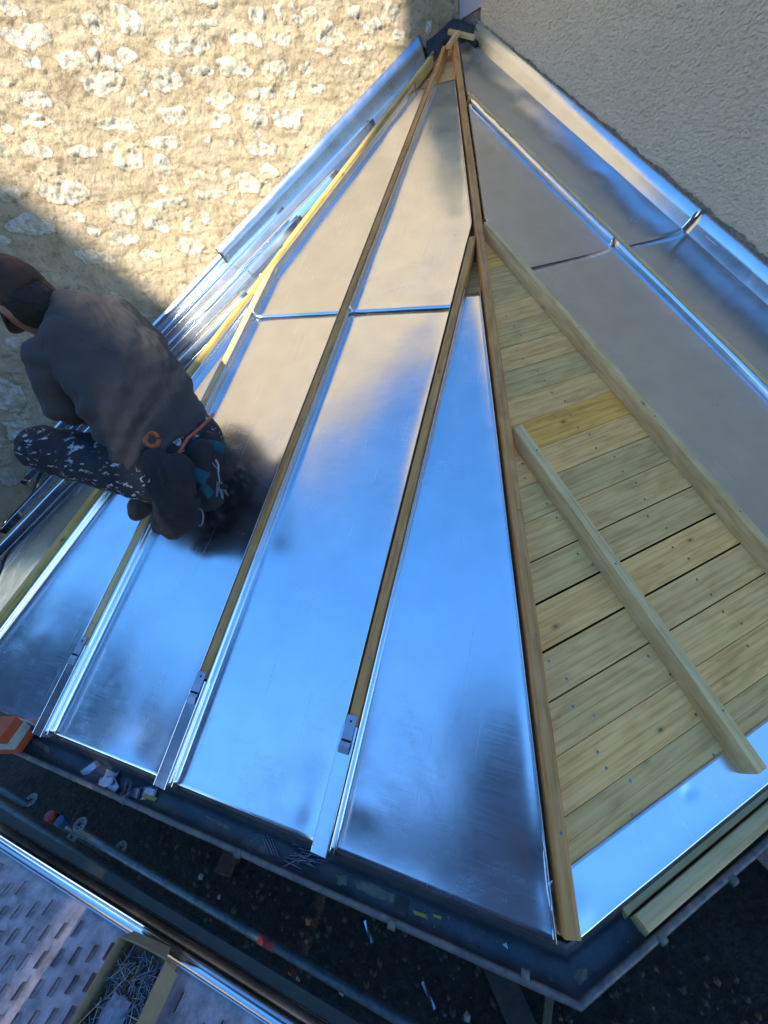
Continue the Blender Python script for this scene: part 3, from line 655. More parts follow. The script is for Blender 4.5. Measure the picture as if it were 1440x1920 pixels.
for (px, py) in ((97,1533), (1350,1990), (-300,1300)):
    c = at_z(px, py, -1.95); b = MB(); b.tube([(c.x,c.y,-2.8),(c.x,c.y,-1.93)], .0242, 16); b.build('standard_tube', TUBE, scf, smooth=True)

# perforated plank of the scaffold floor, real slots
PZ = -.36
pe0, pe1 = at_z(0, 1585, PZ), at_z(500, 1925, PZ); pd_ = (pe1-pe0).normalized(); pn = Vector((pd_.y, -pd_.x, 0))
if pn.dot(Vector((0,-1,0))) < 0: pn = -pn
PM = frame(pd_, pn, pd_.cross(pn), pe0)
bm = bmesh.new(); q = math.radians(88)
xa, xb = -.6, 1.6
# lattice mesh: cells with an elongated hole each, bridged to the cell border
def cell(x0_, x1_, y0_, y1_, hole):
    vo = [bm.verts.new((x, y, 0)) for x, y in ((x0_,y0_),(x1_,y0_),(x1_,y1_),(x0_,y1_))]
    if hole is None: bm.faces.new(vo); return
    cx, cy, hl, hw, q = hole; pts_ = []
    for k in range(12):
        a = 2*math.pi*k/12+math.pi/12; ux = math.cos(a)*hw+(hl if math.cos(a) > 0 else -hl); uy = math.sin(a)*hw
        pts_.append((cx+ux*math.cos(q)-uy*math.sin(q), cy+ux*math.sin(q)+uy*math.cos(q)))
    # sort by angle so that each corner takes three
    vi = [bm.verts.new((x, y, 0)) for x, y in pts_]; vd = [bm.verts.new((x, y, -.012)) for x, y in pts_]
    mid = ((x0_+x1_)/2, (y0_+y1_)/2)
    ang = lambda v: math.atan2(v.co.y-mid[1], v.co.x-mid[0])
    vi_s = sorted(range(12), key=lambda i: ang(vi[i])); vo_s = sorted(vo, key=ang)
    allv = [(ang(vi[i]), 0, vi[i]) for i in vi_s]; j = 0
    # assign each inner vertex to nearest outer corner, then stitch
    near = [min(range(4), key=lambda c_: abs((ang(vo_s[c_])-ang(vi[i])+math.pi) % (2*math.pi)-math.pi)) for i in vi_s]
    for a in range(12):
        b_ = (a+1) % 12; va, vb = vi[vi_s[a]], vi[vi_s[b_]]
        bm.faces.new((va, vb, vo_s[near[a]])) if near[a] == near[b_] else bm.faces.new((va, vb, vo_s[near[b_]], vo_s[near[a]]))
    for a in range(12): b_ = (a+1) % 12; bm.faces.new((vi[a], vi[b_], vd[b_], vd[a]))
cw, ch = .0430, .0617; yb = .004
for i in range(int((xb-xa)/cw)):
    x0_ = xa+i*cw; ph = (.043 - .0205*round((x0_+cw/2-.199)/cw)) % ch; ys_ = [yb+ph-ch/2+ch*k for k in range(-1, 12)]
    ys_ = [y for y in ys_ if y > yb+.001 and y < .60]
    cell(x0_, x0_+cw, yb-.002, ys_[0], None)
    for a, c in zip(ys_, ys_[1:]): cell(x0_, x0_+cw, a, c, (x0_+cw/2, (a+c)/2, .0150, .0033, q))
cell(xa, xb+.02, -.004, yb-.002, None)
me = bpy.data.meshes.new('scaffold_plank'); bm.normal_update()
for f_ in bm.faces: 
    if f_.normal.z < -.5: f_.normal_flip()
bm.to_mesh(me); bm.free(); me.materials.append(PLANK)
po = bpy.data.objects.new('scaffold_plank', me); COL.objects.link(po); po.matrix_world = PM
tag(po, 'perforated pinkish grey steel scaffold plank with rows of slots, bottom left', 'scaffold plank')
# zinc angle lying along the edge of the plank
zp0, zp1 = at_z(-60, 1527, PZ+.02), at_z(640, 1973, PZ+.02); d = (zp1-zp0).normalized(); x = Vector((d.y,-d.x,0)); 
if x.y > 0: x = -x
PF = frame(x, d, x.cross(d), zp0)
if PF.col[2].z < 0: PF = frame(-x, d, (-x).cross(d), zp0); sg = -1
else: sg = 1
b = MB(); L = (zp1-zp0).length+.5; rings = []
for i in range(30):
    t = -.6+(L+.6)*i/29; wv = .002*fn(t,0,0,1.5)
    rings.append([(sg*(a*.85)+wv, t, z) for a, z in ((-.036,.001),(-.034,.006),(-.030,.0095),(-.012,.0105),(-.006,.014),(-.001,.016),(.004,.013),(.007,.006),(.012,.001),(.027,-.001),(.032,.004),(.034,-.001),(.036,-.022))])
b.loft(rings, False, False); o = b.build('zinc_profile', ZINC_BRIGHT, None, PF); shade_auto(o, 60); o.modifiers.new('s','SOLIDIFY').thickness = .0009
b = MB(); b.loft([[(sg*a*.85+.002*fn(-.6+(L+.6)*i/29,0,0,1.5), -.6+(L+.6)*i/29, z) for a, z in ((-.064,.004),(-.037,.000))] for i in range(30)], False, False)
b.build('inner_flange', plain('olive_reflection_tint', (.055,.046,.028), .5, .2, None, .25, 12), o, PF, solid=.0009)  # dark olive reflection on the zinc flange, put into its colour
tag(o, 'long folded zinc profile gleaming along the edge of the scaffold plank', 'zinc profile')

# ------------------------------------------------------------------ cardboard box of nails
bz = PZ+.003
bc = [at_z(*p_, bz+.085) for p_ in ((222,1757),(372,1832),(300,1990),(130,1905))]
cen = sum(bc, Vector())/4
bx = (bc[1]-bc[0]).normalized(); by_ = Vector((-bx.y, bx.x, 0)); 
wx = .150; wy = .20
o0 = Vector((bc[0].x, bc[0].y, bz)); 
if by_.dot(bc[3]-bc[0]) < 0: by_ = -by_
BM_ = frame(bx, by_, bx.cross(by_), o0)
flipz = bx.cross(by_).z < 0
if flipz: BM_ = frame(bx, by_, Vector((0,0,1)), o0)
bxo = empty('nail_box', o0, 'open brown cardboard box full of nails standing on the scaffold plank', 'cardboard box', M=Matrix.Translation(o0))
b = MB(); T = .004; hb_ = .075
b.box(0, wx, 0, wy, 0, T)
def rag_wall(x0_, y0_, x1_, y1_, h_):
    n = 14; out = Vector((y1_-y0_, -(x1_-x0_), 0)).normalized()*T; rings = []
    for i in range(n+1):
        p = Vector((x0_+(x1_-x0_)*i/n, y0_+(y1_-y0_)*i/n, 0)); hh_ = h_+.003*fn(p.x*30, p.y*30, 0, 1, 3); bow = out*(.6*math.sin(math.pi*i/n))
        rings.append([p+bow*0, p+Vector((0,0,hh_))+bow, p+out+Vector((0,0,hh_))+bow, p+out])
    b.loft(rings)
rag_wall(0,0,wx,0,hb_); rag_wall(wx,0,wx,wy,hb_*.97); rag_wall(wx,wy,0,wy,hb_); rag_wall(0,wy,0,0,hb_*1.02)
# torn flaps folded outwards
b.hexa([(wx+.005,.0,hb_-.003),(wx+.005,wy,hb_-.003),(wx+.038,wy-.01,hb_-.030),(wx+.036,.012,hb_-.026)], [(wx+.005,.0,hb_),(wx+.005,wy,hb_),(wx+.040,wy-.01,hb_-.027),(wx+.038,.012,hb_-.023)])
b.hexa([(0,-.005,hb_-.003),(wx,-.005,hb_-.003),(wx-.01,-.022,hb_-.018),(.02,-.020,hb_-.016)], [(0,-.004,hb_),(wx,-.004,hb_),(wx-.01,-.024,hb_-.016),(.02,-.022,hb_-.014)])
b.build('box_body', CARD, bxo, BM_)
# nails
def nail_mesh(L=.055, r=.0013):
    b = MB(); b.tube([(0,0,0),(0,L-.006,0),(0,L,0)], [r, r, r*.1], 6); b.tube([(0,-.0012,0),(0,0,0)], [r*2.6, r*2.6], 8)
    o = b.build('nail', NAIL, None); me = o.data; bpy.data.objects.remove(o); me.materials[0] = NAIL; return me
NM = nail_mesh(); NM2 = NM.copy(); NM2.materials[0] = NAILB
def nail(M, label, group, me=NM):
    o = bpy.data.objects.new('nail', me); COL.objects.link(o); o.matrix_world = M; tag(o, label, 'nail', group)
for k in range(230):
    z = .012+.040*(k/230)**.8; x = random.uniform(.012, wx-.012); y = random.uniform(.012, wy-.012); q = random.uniform(0, 2*math.pi); L = .05
    ex, ey = x+math.cos(q)*L/2, y+math.sin(q)*L/2; sx, sy = x-math.cos(q)*L/2, y-math.sin(q)*L/2
    cl = lambda v, m_: min(max(v, .005), m_-.005)
    P0 = Vector((cl(sx, wx), cl(sy, wy), z)); P1 = Vector((cl(ex, wx), cl(ey, wy), z+random.uniform(-.008,.010)))
    d = (P1-P0).normalized(); a = d.cross(Vector((0,0,1))).normalized(); M_ = BM_ @ frame(a, d, a.cross(d), P0)
    nail(M_, 'steel nail in the jumbled heap inside the cardboard box', 'nails in the cardboard box', NM2 if random.random() < .18 else NM)
# plastic bag in the box
b = MB(); rings = []; n = 20
for i in range(n+1):
    v = i/n; ring = []
    for j in range(n+1):
        u_ = j/n; x = .045+u_*.062+.006*fn(u_,v,0,4,2); y = .085+v*.088+.006*fn(u_,v,0,3,5)
        z = .050+.018*math.sin(math.pi*u_)*math.sin(math.pi*min(1,v+.1))+.008*fn(u_,v,0,7,1)+.003*fn(u_,v,0,18,3)
        ring.append((x, y, z))
    rings.append(ring)
b.loft(rings, False, False)
m_, n_n, p_ = nmat('thin_plastic'); p_.inputs['Base Color'].default_value = (.62,.60,.72,1); p_.inputs['Roughness'].default_value = .22; p_.inputs['Alpha'].default_value = .62
p_.inputs['Transmission Weight'].default_value = .3
tag(b.build('plastic_bag', m_, None, BM_, smooth=True), 'crumpled clear plastic bag of small parts lying on the nails in the box', 'plastic bag')

# grit in the gutter
b = MB()
for k in range(420):
    u_ = random.random(); side = random.random() < .68
    dd = random.choice((.014,.02,.05,.056))+random.uniform(-.006,.006)
    if side: q_ = u_*1.98; p = Vector((-q_*.7071+dd*.7071, -q_*.7071-dd*.7071, -.081))
    else: p = Vector((dd, u_*1.3, -.081))
    r = random.uniform(.0008,.003); a_ = random.random()*6.3
    vs = [p+Vector((math.cos(a_+q)*r*random.uniform(.7,1.8), math.sin(a_+q)*r, 0)) for q in (0,1.5,3,4.6)]+[p+Vector((0,0,r))]
    b.add(vs, [(0,1,4),(1,2,4),(2,3,4),(3,0,4)], 1 if random.random() < .3 else 0)
tag(b.build('grit', [MUD, plain('dark_grit', (.05,.04,.03), .9)]), kind='stuff')

# nails and clips left in the gutter
g1 = F1.col[0].xyz
for k in range(30):
    if k < 4: c = at_z(497+k*6, 1582+k*2, -.076); q = math.radians(-62+random.uniform(-5,5)); lab = ('leftmost', 'second from the left', 'third from the left', 'rightmost')[k] + ' of the four parallel nails in the gutter'; gr = 'bundle of nails in the gutter'
    else: c = at_z(568+random.gauss(0,17), 1608+random.gauss(0,8), -.080+.0008*k); q = random.choice((-20, -32, -45, 35, -26))+random.uniform(-12,12); q = math.radians(q); lab = 'long nail in the scattered heap in the gutter'; gr = 'heap of nails in the gutter'
    d = (AX[0]*math.cos(q) - AX[1]*math.sin(q)); d.z = 0; d.normalize(); d.z = random.uniform(-.02,.06); d.normalize()
    a = d.cross(Vector((0,0,1))).normalized(); nail(frame(a, d, a.cross(d), c-d*.026), lab, gr)
def clip_mesh(L=.050, W_=.030):
    b = MB(); b.loft([[(-W_/2,y,z),(W_/2,y,z)] for y, z in ((0,0),(L*.75,0),(L*.82,.002),(L,.010))], False, False)
    b.add([(math.cos(a)*.003, L*.25+math.sin(a)*.003, .0008) for a in [k*math.pi/4 for k in range(8)]], [tuple(range(8))], 1)
    b.box(-W_/2, -W_/2+.001, 0, L*.7, 0, .004)
    o = b.build('clip', [CLIP, HOLE], None, solid=.0009); return o
CL = [((201,1466),20,'metal clip with a nail hole, topmost of the loose heap in the gutter'),((213,1477),-55,'metal clip lying askew under the topmost one in the gutter'),((236,1483),-70,'metal clip standing on edge in the middle of the heap'),((243,1487),-75,'dark edged metal clip between the upright one and the flat pair'),
      ((250,1490),8,'flat metal clip, left one of the pair at the right of the heap'),((281,1487),8,'flat metal clip with a hole at the right end of the heap'),((172,1442),62,'curled metal strip apart at the left of the clips'),((212,1450),15,'metal clip tucked under the roof edge above the heap')]
src = None
for k, (pc, ang, lab) in enumerate(CL):
    c = at_z(*pc, -.074+.0022*k if k in (0,1,2,3) else -.078); d = AX[0]*math.cos(math.radians(ang))-AX[1]*math.sin(math.radians(ang)); d.z = 0; d.normalize()
    if k in (2,3): d.z = .35; d.normalize()
    a = d.cross(Vector((0,0,1))).normalized(); M_ = frame(a, d, a.cross(d), c-d*.025)
    if src is None: src = clip_mesh(); o = src; 
    else: o = src.copy(); COL.objects.link(o)
    o.name = 'metal_clip'
    o.matrix_world = M_ @ Matrix.Rotation((0,.3,1.1,1.2,0.05,.02,.8,-.1)[k], 4, 'Y'); tag(o, lab, 'metal clip', 'loose metal clips in the gutter')
bar('wood_sliver', at_z(270,1493,-.082), at_z(294,1500,-.082), .012, .006, W_YELLOW, label='thin yellowish sliver of wood beside the metal clips', cat='wood sliver')
# shiny zinc scraps
def scrap(c, size, ang, lab, tri=False):
    b = MB(); s_ = size
    if tri: b.add([(0,0,0),(s_,0.2*s_,.001),(.3*s_,.8*s_,0)], [(0,1,2)])
    else: b.loft([[(0,0,0),(s_*.3,0,.002)],[(0.05*s_,s_,.004),(s_*.35,s_,0)],[(0.1*s_,2.2*s_,0),(s_*.4,2.2*s_,.003)]], False, False)
    o = b.build('zinc_scrap', ZINC_BRIGHT, None, Matrix.Translation(c) @ Matrix.Rotation(ang, 4, 'Z'), solid=.0008); tag(o, lab, 'zinc scrap')
scrap(at_z(942,1771,-.079), .012, .3, 'tiny triangular zinc offcut on the gutter floor near the corner', True)
scrap(at_z(695,1770,-2.74), .055, 1.6, 'shiny strip of zinc on the dark ground under the gutter')
scrap(at_z(427,1640,-2.74), .040, 1.4, 'small bright zinc strip on the ground left of the other scraps')
scrap(at_z(813,1895,-2.74), .06, 1.7, 'dull zinc strip on the ground at the bottom of the picture')
bar('ground_board', at_z(925,1800,-2.72), at_z(1010,1990,-2.72), .16, .03, plain('old_board', (.05,.04,.032), .9, 0, None, .3), label='old dark board lying on the ground under the corner of the gutter', cat='board')
bar('ground_lath', at_z(1035,1830,-2.72), at_z(1020,1960,-2.72), .05, .03, plain('old_lath', (.16,.12,.06), .9, 0, None, .3), label='short pale lath lying on the ground beside the old dark board', cat='lath')
b = MB(); b.box(-.06,.06,-.1,.1,0,.06); tag(b.build('brick', plain('dull_brick', (.11,.04,.025), .9, 0, (60,.6,.004)), None, Matrix.Translation(at_z(432,1612,-2.76)) @ Matrix.Rotation(.9,4,'Z'), bevel=.006), 'dark red brick lying on the ground below the gutter', 'brick')

# ------------------------------------------------------------------ orange box wrapped in tape at the left end of the gutter
c = at_z(20, 1392, -.050); c.z = -.055
ob = empty('orange_box', c, 'orange cardboard box wound with clear tape at the left end of the gutter', 'box')
OM = Matrix.Translation(c) @ Matrix.Rotation(math.radians(62), 4, 'Z')
b = MB(); b.box(-.062,.062,-.034,.034,0,.105); b.build('box_body', ORANGE, ob, OM, bevel=.003)
b = MB(); rings = []
for i in range(9):
    z = .034+.036*i/8; k_ = .0016+.0014*abs(fn(i,0,0,1.7)); rings.append([(-.062-k_,-.034-k_,z+.002*fn(i,1,0,1)),(-.02,-.034-k_*1.6,z),(.03,-.034-k_,z+.001),(.062+k_,-.034-k_,z),(.062+k_*1.5,0,z),(.062+k_,.034+k_,z),(0,.034+k_*1.5,z),(-.062-k_,.034+k_,z)])
b.loft(rings, True, False); b.build('tape_band', TAPE, ob, OM, solid=.001)
b = MB(); b.box(-.03,.0,-.012,.012,.1052,.1058); b.box(.01,.018,-.008,.0,.1052,.1058); b.build('dark_print', LEADTXT, ob, OM)

# ------------------------------------------------------------------ roofer
def capsule(mb, p0, r0, p1, r1, n=14, m_=6):
    p0, p1 = Vector(p0), Vector(p1); d = p1-p0; L = d.length
    if L < 1e-6: d = Vector((0,0,1)); 
    d.normalize(); up = Vector((0,0,1)) if abs(d.z) < .9 else Vector((1,0,0)); a = d.cross(up).normalized(); b_ = a.cross(d)
    rings = []
    for i in range(m_+1):
        th = math.pi/2*(1-i/m_); rings.append((p0-d*math.sin(th)*r0, math.cos(th)*r0))
    for i in range(1, 4): rings.append((p0.lerp(p1, i/4), r0+(r1-r0)*i/4))
    for i in range(m_+1):
        th = math.pi/2*(i/m_); rings.append((p1+d*math.sin(th)*r1, math.cos(th)*r1))
    mb.loft([[c_+(a*math.cos(2*math.pi*j/n)+b_*math.sin(2*math.pi*j/n))*max(r, 1e-4) for j in range(n)] for c_, r in rings])
def ellips(mb, c, ax, n=18):                     # ax: three scaled axis vectors
    c = Vector(c); rings = []
    for i in range(n//2+1):
        th = math.pi*i/(n//2); rings.append([c+ax[2]*math.cos(th)+(ax[0]*math.cos(2*math.pi*j/n)+ax[1]*math.sin(2*math.pi*j/n))*max(math.sin(th), 1e-3) for j in range(n)])
    mb.loft(rings)
def blob(mb, name, mat, parent, voxel=.008, smooth=6, disp=None):
    o = mb.build(name, mat, None); md = o.modifiers.new('r', 'REMESH'); md.mode = 'VOXEL'; md.voxel_size = voxel
    ms = o.modifiers.new('s', 'SMOOTH'); ms.iterations = smooth; ms.factor = .5
    dg = bpy.context.evaluated_depsgraph_get(); me = bpy.data.meshes.new_from_object(o.evaluated_get(dg)); bpy.data.objects.remove(o)
    me.materials.clear(); me.materials.append(mat); me.polygons.foreach_set('use_smooth', [True]*len(me.polygons))
    if disp:
        nrm = [v.normal.copy() for v in me.vertices]
        for v, q in zip(me.vertices, nrm): v.co += q*disp(v.co)
    o = bpy.data.objects.new(name, me); COL.objects.link(o); setp(o, parent); return o
def cloth(name, col, var=.2, extra=None):
    m, n, p = nmat(name); v = mapped(n, (1,1,1)); c = ramp(n, noise_t(n, v, 9, 5), [(.3, tuple(x*(1-var) for x in col)), (.7, tuple(x*(1+var) for x in col))])
    if extra:
        mk = ramp(n, noise_t(n, mapped(n, (1,1,2.2)), extra[0], 5, .6, .5), [(extra[1], (0,0,0)), (extra[1]+.05, (1,1,1))]); c = mixc(n, mk, c, extra[2])
    n.links.new(c, p.inputs['Base Color']); p.inputs['Roughness'].default_value = .9
    b1 = bump(n, p, noise_t(n, v, 260, 3), .35, .0015); b2 = N(n, 'ShaderNodeBump', Strength=.4, Distance=.022)
    n.links.new(noise_t(n, mapped(n, (1, 1, .55)), 13, 3, .5, 1.6), b2.inputs['Height']); n.links.new(b2.outputs[0], b1.inputs['Normal']); return m
SHIRT = cloth('charcoal_shirt', (.064,.055,.052), .08)
TROUS = cloth('paint_spattered_navy', (.016,.018,.026), .3, (30, .58, (.46,.47,.52)))
BLACK = cloth('black_canvas', (.020,.020,.023), .35)
TEAL = cloth('teal_canvas', (.012,.075,.095), .3)
CAPM = cloth('rust_brown_knit', (.060,.028,.017), .35)
SKIN = plain('skin', (.36,.15,.10), .5, 0, (60,.2,.002), .12, 20)
LEATH = plain('brown_leather', (.045,.030,.020), .55, 0, (50,.6,.004), .4, 20)
CORD = plain('orange_cord', (.42,.085,.03), .6, 0, (200,.5,.002), .2, 60)
man = empty('person', (-1.52,-.56,.36), 'roofer crouching in a charcoal shirt, rust brown cap and paint spattered trousers', 'person')
hipc = Vector((-1.425,-.405,.615))-AX[0]*.035; neck = Vector((-1.640,-.530,1.040)); lat = Vector((-.69,.71,.12)).normalized()
shL = neck-lat*.152+Vector((-.02,-.01,-.075)); shR = neck+lat*.132+Vector((.0,0,-.06))
back = Vector((.67,.57,.44)).normalized(); fwd = Vector((-.76,-.65,0)).normalized()
hL = hipc-lat*.09; hR = hipc+lat*.09
kneeL = Vector((-1.590,-.800,.680)); ankL = at(303, 915, 1.53); toeL = at(262, 950, 1.52)
kneeR = Vector((-1.84,-.52,.83)); ankR = Vector((-1.66,-.33,.60)); toeR = Vector((-1.80,-.44,.585))
elL = at(112, 760, 1.32); haL = at(200, 797, 1.47); elR = Vector((-1.83,-.37,.87)); haR = Vector((-1.95,-.60,.70))
headc = neck+Vector((-.060,-.122,.050))
hz = Vector((-.30,-.42,.85)).normalized()        # crown direction of the bowed head
hf = (fwd-hz*fwd.dot(hz)).normalized(); hx = hz.cross(hf)
# body, one continuous skin
b = MB()
capsule(b, hipc, .11, hipc.lerp(neck, .5), .11); capsule(b, hipc.lerp(neck, .5), .10, neck-(neck-hipc)*.20, .07); capsule(b, shL, .045, shR, .045)
capsule(b, neck-Vector((0,0,.04)), .055, headc, .052)
ellips(b, headc, (hx*.074, hf*.094, hz*.112)); capsule(b, headc+hf*.045-hz*.035, .05, headc+hf*.060-hz*.075, .032)
capsule(b, headc+hf*.092-hz*.005, .009, headc+hf*.112-hz*.032, .013)
for s in (-1, 1): ellips(b, headc+hx*s*.075-hz*.01-hf*.005, (hx*.009, hf*.018, hz*.030))
for s in (-1, 1): capsule(b, headc+hf*.088+hx*s*.018+hz*.012, .010, headc+hf*.086+hx*s*.045+hz*.010, .009)
for (a, e, h_) in ((shL, elL, haL), (shR, elR, haR)): capsule(b, a, .044, e, .036); capsule(b, e, .036, h_, .024)
for (a, e, h_) in ((hL, kneeL, ankL), (hR, kneeR, ankR)): capsule(b, a, .075, e, .050); capsule(b, e, .050, h_, .034)
def hand(b, wpt, d, n_, side):
    d = d.normalized(); x = d.cross(n_).normalized(); n_ = x.cross(d); 
    capsule(b, wpt, .024, wpt+d*.03, .024); ellips(b, wpt+d*.055, (x*.040, d*.048, n_*.016))
    for i, (o_, L_f) in enumerate(((-.028,.062),(-.010,.072),(.010,.068),(.028,.052))):
        p = wpt+d*.090+x*o_; q_ = p+d*L_f*.45-n_*L_f*.18; r_ = q_+d*L_f*.25-n_*L_f*.42
        capsule(b, p-d*.012, .0095, q_, .0088, 8, 3); capsule(b, q_, .0088, r_, .0075, 8, 3)
    p = wpt+d*.030-x*side*.030; q_ = p+d*.028-x*side*.026-n_*.01; capsule(b, p, .012, q_, .0105, 8, 3); capsule(b, q_, .0105, q_+d*.030-x*side*.004-n_*.016, .009, 8, 3)
hand(b, haL, (haL-elL)+Vector((-.05,0,-.05)), Vector((.5,-.2,.9)), 1); hand(b, haR, (haR-elR)+Vector((0,0,-.05)), Vector((.5,0,.9)), -1)
body = blob(b, 'body', SKIN, man, .0055, 4)
# shirt
b = MB(); NS = 12
for i in range(NS+1):
    f_ = i/NS; c_ = hipc.lerp(neck, f_*.93) + back*(.030*math.sin(math.pi*min(1, f_*.95+.05))) + Vector((0,0,0))
    wd = .132+.036*math.sin(math.pi*min(1, .15+f_*.75)) - (.045 if f_ > .93 else 0); r = .098-.024*f_**2
    capsule(b, c_-lat*(wd-r*.8), r, c_+lat*(wd-r*.8), r, 16)
capsule(b, shL, .060, shR, .060); capsule(b, neck-Vector((0,0,.05)), .066, neck+Vector((-.012,-.018,.008)), .058)
capsule(b, shL, .062, elL, .048); capsule(b, elL, .050, haL-(haL-elL)*.60, .040)
capsule(b, shR, .060, elR, .048); capsule(b, elR, .050, haR-(haR-elR)*.12, .036)
axs = (neck-hipc).normalized()
def folds(co):
    r = co-hipc; u_ = r.dot(axs); v_ = r.dot(lat); k = max(0, 1-u_/.42)
    # creases fan out from the belt on the left side up across the back
    ang = math.atan2(u_+.10, v_+.34); f1 = math.sin(ang*42+4*fn(co.x,co.y,co.z,5)); f1 = f1*abs(f1)**.3; f2 = fn(co.x*1.2, co.y, co.z*2.4, 13)
    sl = math.sin((u_*1.0+v_*1.6)*60+4*fn(co.x,co.y,co.z,9,4))
    arm = 1 if abs(v_) > .2 else .25
    return .0075*k*f1*max(0, min(1, abs(f1)+.3)) + .0080*f2*(.4+k) + .0022*sl*arm + .004*abs(fn(co.x, co.y, co.z, 21, 9))
blob(b, 'shirt', SHIRT, man, .008, 10, folds)
# trousers
b = MB(); capsule(b, hipc-lat*.07-axs*.02, .115, hipc+lat*.07-axs*.02, .115); capsule(b, hL-axs*.03, .100, kneeL, .078); capsule(b, kneeL, .078, ankL+Vector((0,0,.03)), .056)
capsule(b, hR-axs*.03, .112, kneeR, .076); capsule(b, kneeR, .076, ankR+Vector((0,0,.03)), .054)
capsule(b, hL.lerp(ankL,.3), .10, kneeL.lerp(ankL,.45), .068)
blob(b, 'trousers', TROUS, man, .008, 6, lambda c_: .006*fn(c_.x*1, c_.y*2, c_.z, 13, 2)+.003*fn(c_.x, c_.y, c_.z, 34, 5))
# cap
b = MB(); ellips(b, headc+hz*.022-hf*.004, (hx*.081, hf*.102, hz*.103)); 
o = blob(b, 'cap', CAPM, man, .006, 3, lambda c_: .0015*fn(c_.x,c_.y,c_.z,30))
bm = bmesh.new(); bm.from_mesh(o.data); inv = o.matrix_basis.copy()
org = headc-Vector((-1.52,-.56,.36)); 
dl = [v for v in bm.verts if (v.co-headc if (v.co-headc).length < .5 else v.co-org).dot(hz) < -.006-.10*max(-.2, (v.co-headc if (v.co-headc).length < .5 else v.co-org).dot(hf))*(-1)*.3]
bmesh.ops.delete(bm, geom=dl, context='VERTS'); bm.to_mesh(o.data); bm.free()
o.modifiers.new('s','SOLIDIFY').thickness = .003
b = MB(); rings = []
for i in range(17):
    q = math.pi*(i/16); d = hx*math.cos(q)*.078+hf*math.sin(q)*.098; b_in = headc+hz*.006+d; out_ = headc+hz*(-.012)+hx*math.cos(q)*.076+hf*(math.sin(q)*.165+.004)
    rings.append([b_in, b_in.lerp(out_, .5)+hz*.004, out_])
b.loft(rings, False, False); b.build('cap_peak', CAPM, man, smooth=True, solid=.003)
# hair at the nape
b = MB(); ellips(b, headc-hf*.022-hz*.012, (hx*.077, hf*.078, hz*.095)); blob(b, 'hair', plain('dark_hair', (.018,.012,.008), .7, 0, (120,1,.004)), man, .006, 2, lambda c_: .003*fn(c_.x,c_.y,c_.z,60))
# boots
for (an, to_) in ((ankL, toeL), (ankR, toeR)):
    dd = (to_-an).normalized(); b = MB(); heel = an-dd*.03; heel.z = an.z-.028
    capsule(b, heel, .036, an+Vector((0,0,.045)), .046); capsule(b, heel, .038, to_, .040); ellips(b, to_-dd*.01, (dd*.062, dd.cross(Vector((0,0,1))).normalized()*.050, Vector((0,0,.044))))
    for k in range(4): q = an.lerp(to_, .25+.15*k)+Vector((0,0,.024-.002*k)); x_ = dd.cross(Vector((0,0,1))).normalized(); capsule(b, q-x_*.026, .004, q+x_*.026, .004, 8, 2)
    bo = blob(b, 'boot', LEATH, man, .005, 2)
# belt cord with its loose loop
wc = [at(x, y, d_) for x, y, d_ in ((336,848,1.225),(352,822,1.27),(375,803,1.31),(392,786,1.36),(400,776,1.42))]
b = MB(); b.tube(wc, .0045, 8); b.build('waist_cord', CORD, man, smooth=True)
lc = at(285, 824, 1.205); b = MB(); b.tube([lc+(AX[0]*math.cos(q)+AX[1]*math.sin(q))*.0185+AX[2]*(.004*math.sin(q*2)) for q in [2*math.pi*k/20 for k in range(20)]], .0060, 8); b.build('cord_loop', CORD, man, smooth=True)
# tool pouches hanging behind the hip
b = MB()
for (x, y, d_, r, x2, y2, d2, r2) in ((300,860,1.27,.040,330,990,1.44,.045),(340,880,1.28,.055,350,970,1.43,.060),(385,850,1.36,.050,400,930,1.46,.055),(400,830,1.44,.045,420,880,1.50,.05),(330,900,1.32,.05,310,985,1.46,.035),(360,965,1.44,.05,330,1000,1.47,.028)):
    capsule(b, at(x-8,y,d_), r*.9, at(x2-8,y2,d2), r2*.9)
pouch = blob(b, 'tool_pouch', BLACK, man, .007, 5, lambda c_: .009*fn(c_.x,c_.y,c_.z,17,3)+.005*fn(c_.x,c_.y,c_.z,40,8))
for (x, y, d_, w_, h_, q) in ((372,892,1.335,.030,.022,.4),(405,838,1.375,.030,.018,.2),(385,918,1.375,.028,.016,.8)):
    c_ = at(x,y,d_); a_x = (AX[0]*math.cos(q)+AX[1]*math.sin(q)); a_y = (AX[1]*math.cos(q)-AX[0]*math.sin(q)); b = MB()
    b.loft([[c_+a_x*w_*u_+a_y*h_*v_-AX[2]*(.010*(1-u_*u_)*(1-v_*v_)) for u_ in (-1,-.5,0,.5,1)] for v_ in (-1,-.5,0,.5,1)], False, False); b.build('teal_panel', TEAL, pouch, smooth=True, solid=.003)
for (x, y, d_, w_, h_, q) in ((322,905,1.30,.034,.040,.15),(352,950,1.36,.030,.036,.1),(318,955,1.375,.026,.030,-.2)):
    c_ = at(x,y,d_); ax_ = AX[0]*math.cos(q)+AX[1]*math.sin(q); ay_ = AX[1]*math.cos(q)-AX[0]*math.sin(q); b = MB()
    f4 = [c_+ax_*(w_*sx)+ay_*(h_*sy) for sx, sy in ((-1,-1),(1,-1),(.85,1),(-.85,1))]
    b.hexa([p+AX[2]*.03 for p in f4], [p-AX[2]*.004 for p in f4]); b.build('pocket', BLACK, pouch, bevel=.006)
    b = MB(); b.tube([f4[0].lerp(f4[3],.18)-AX[2]*.0045, f4[1].lerp(f4[2],.18)-AX[2]*.0045], .0016, 6); b.build('pocket_trim', plain('grey_webbing', (.07,.07,.075), .8), pouch)
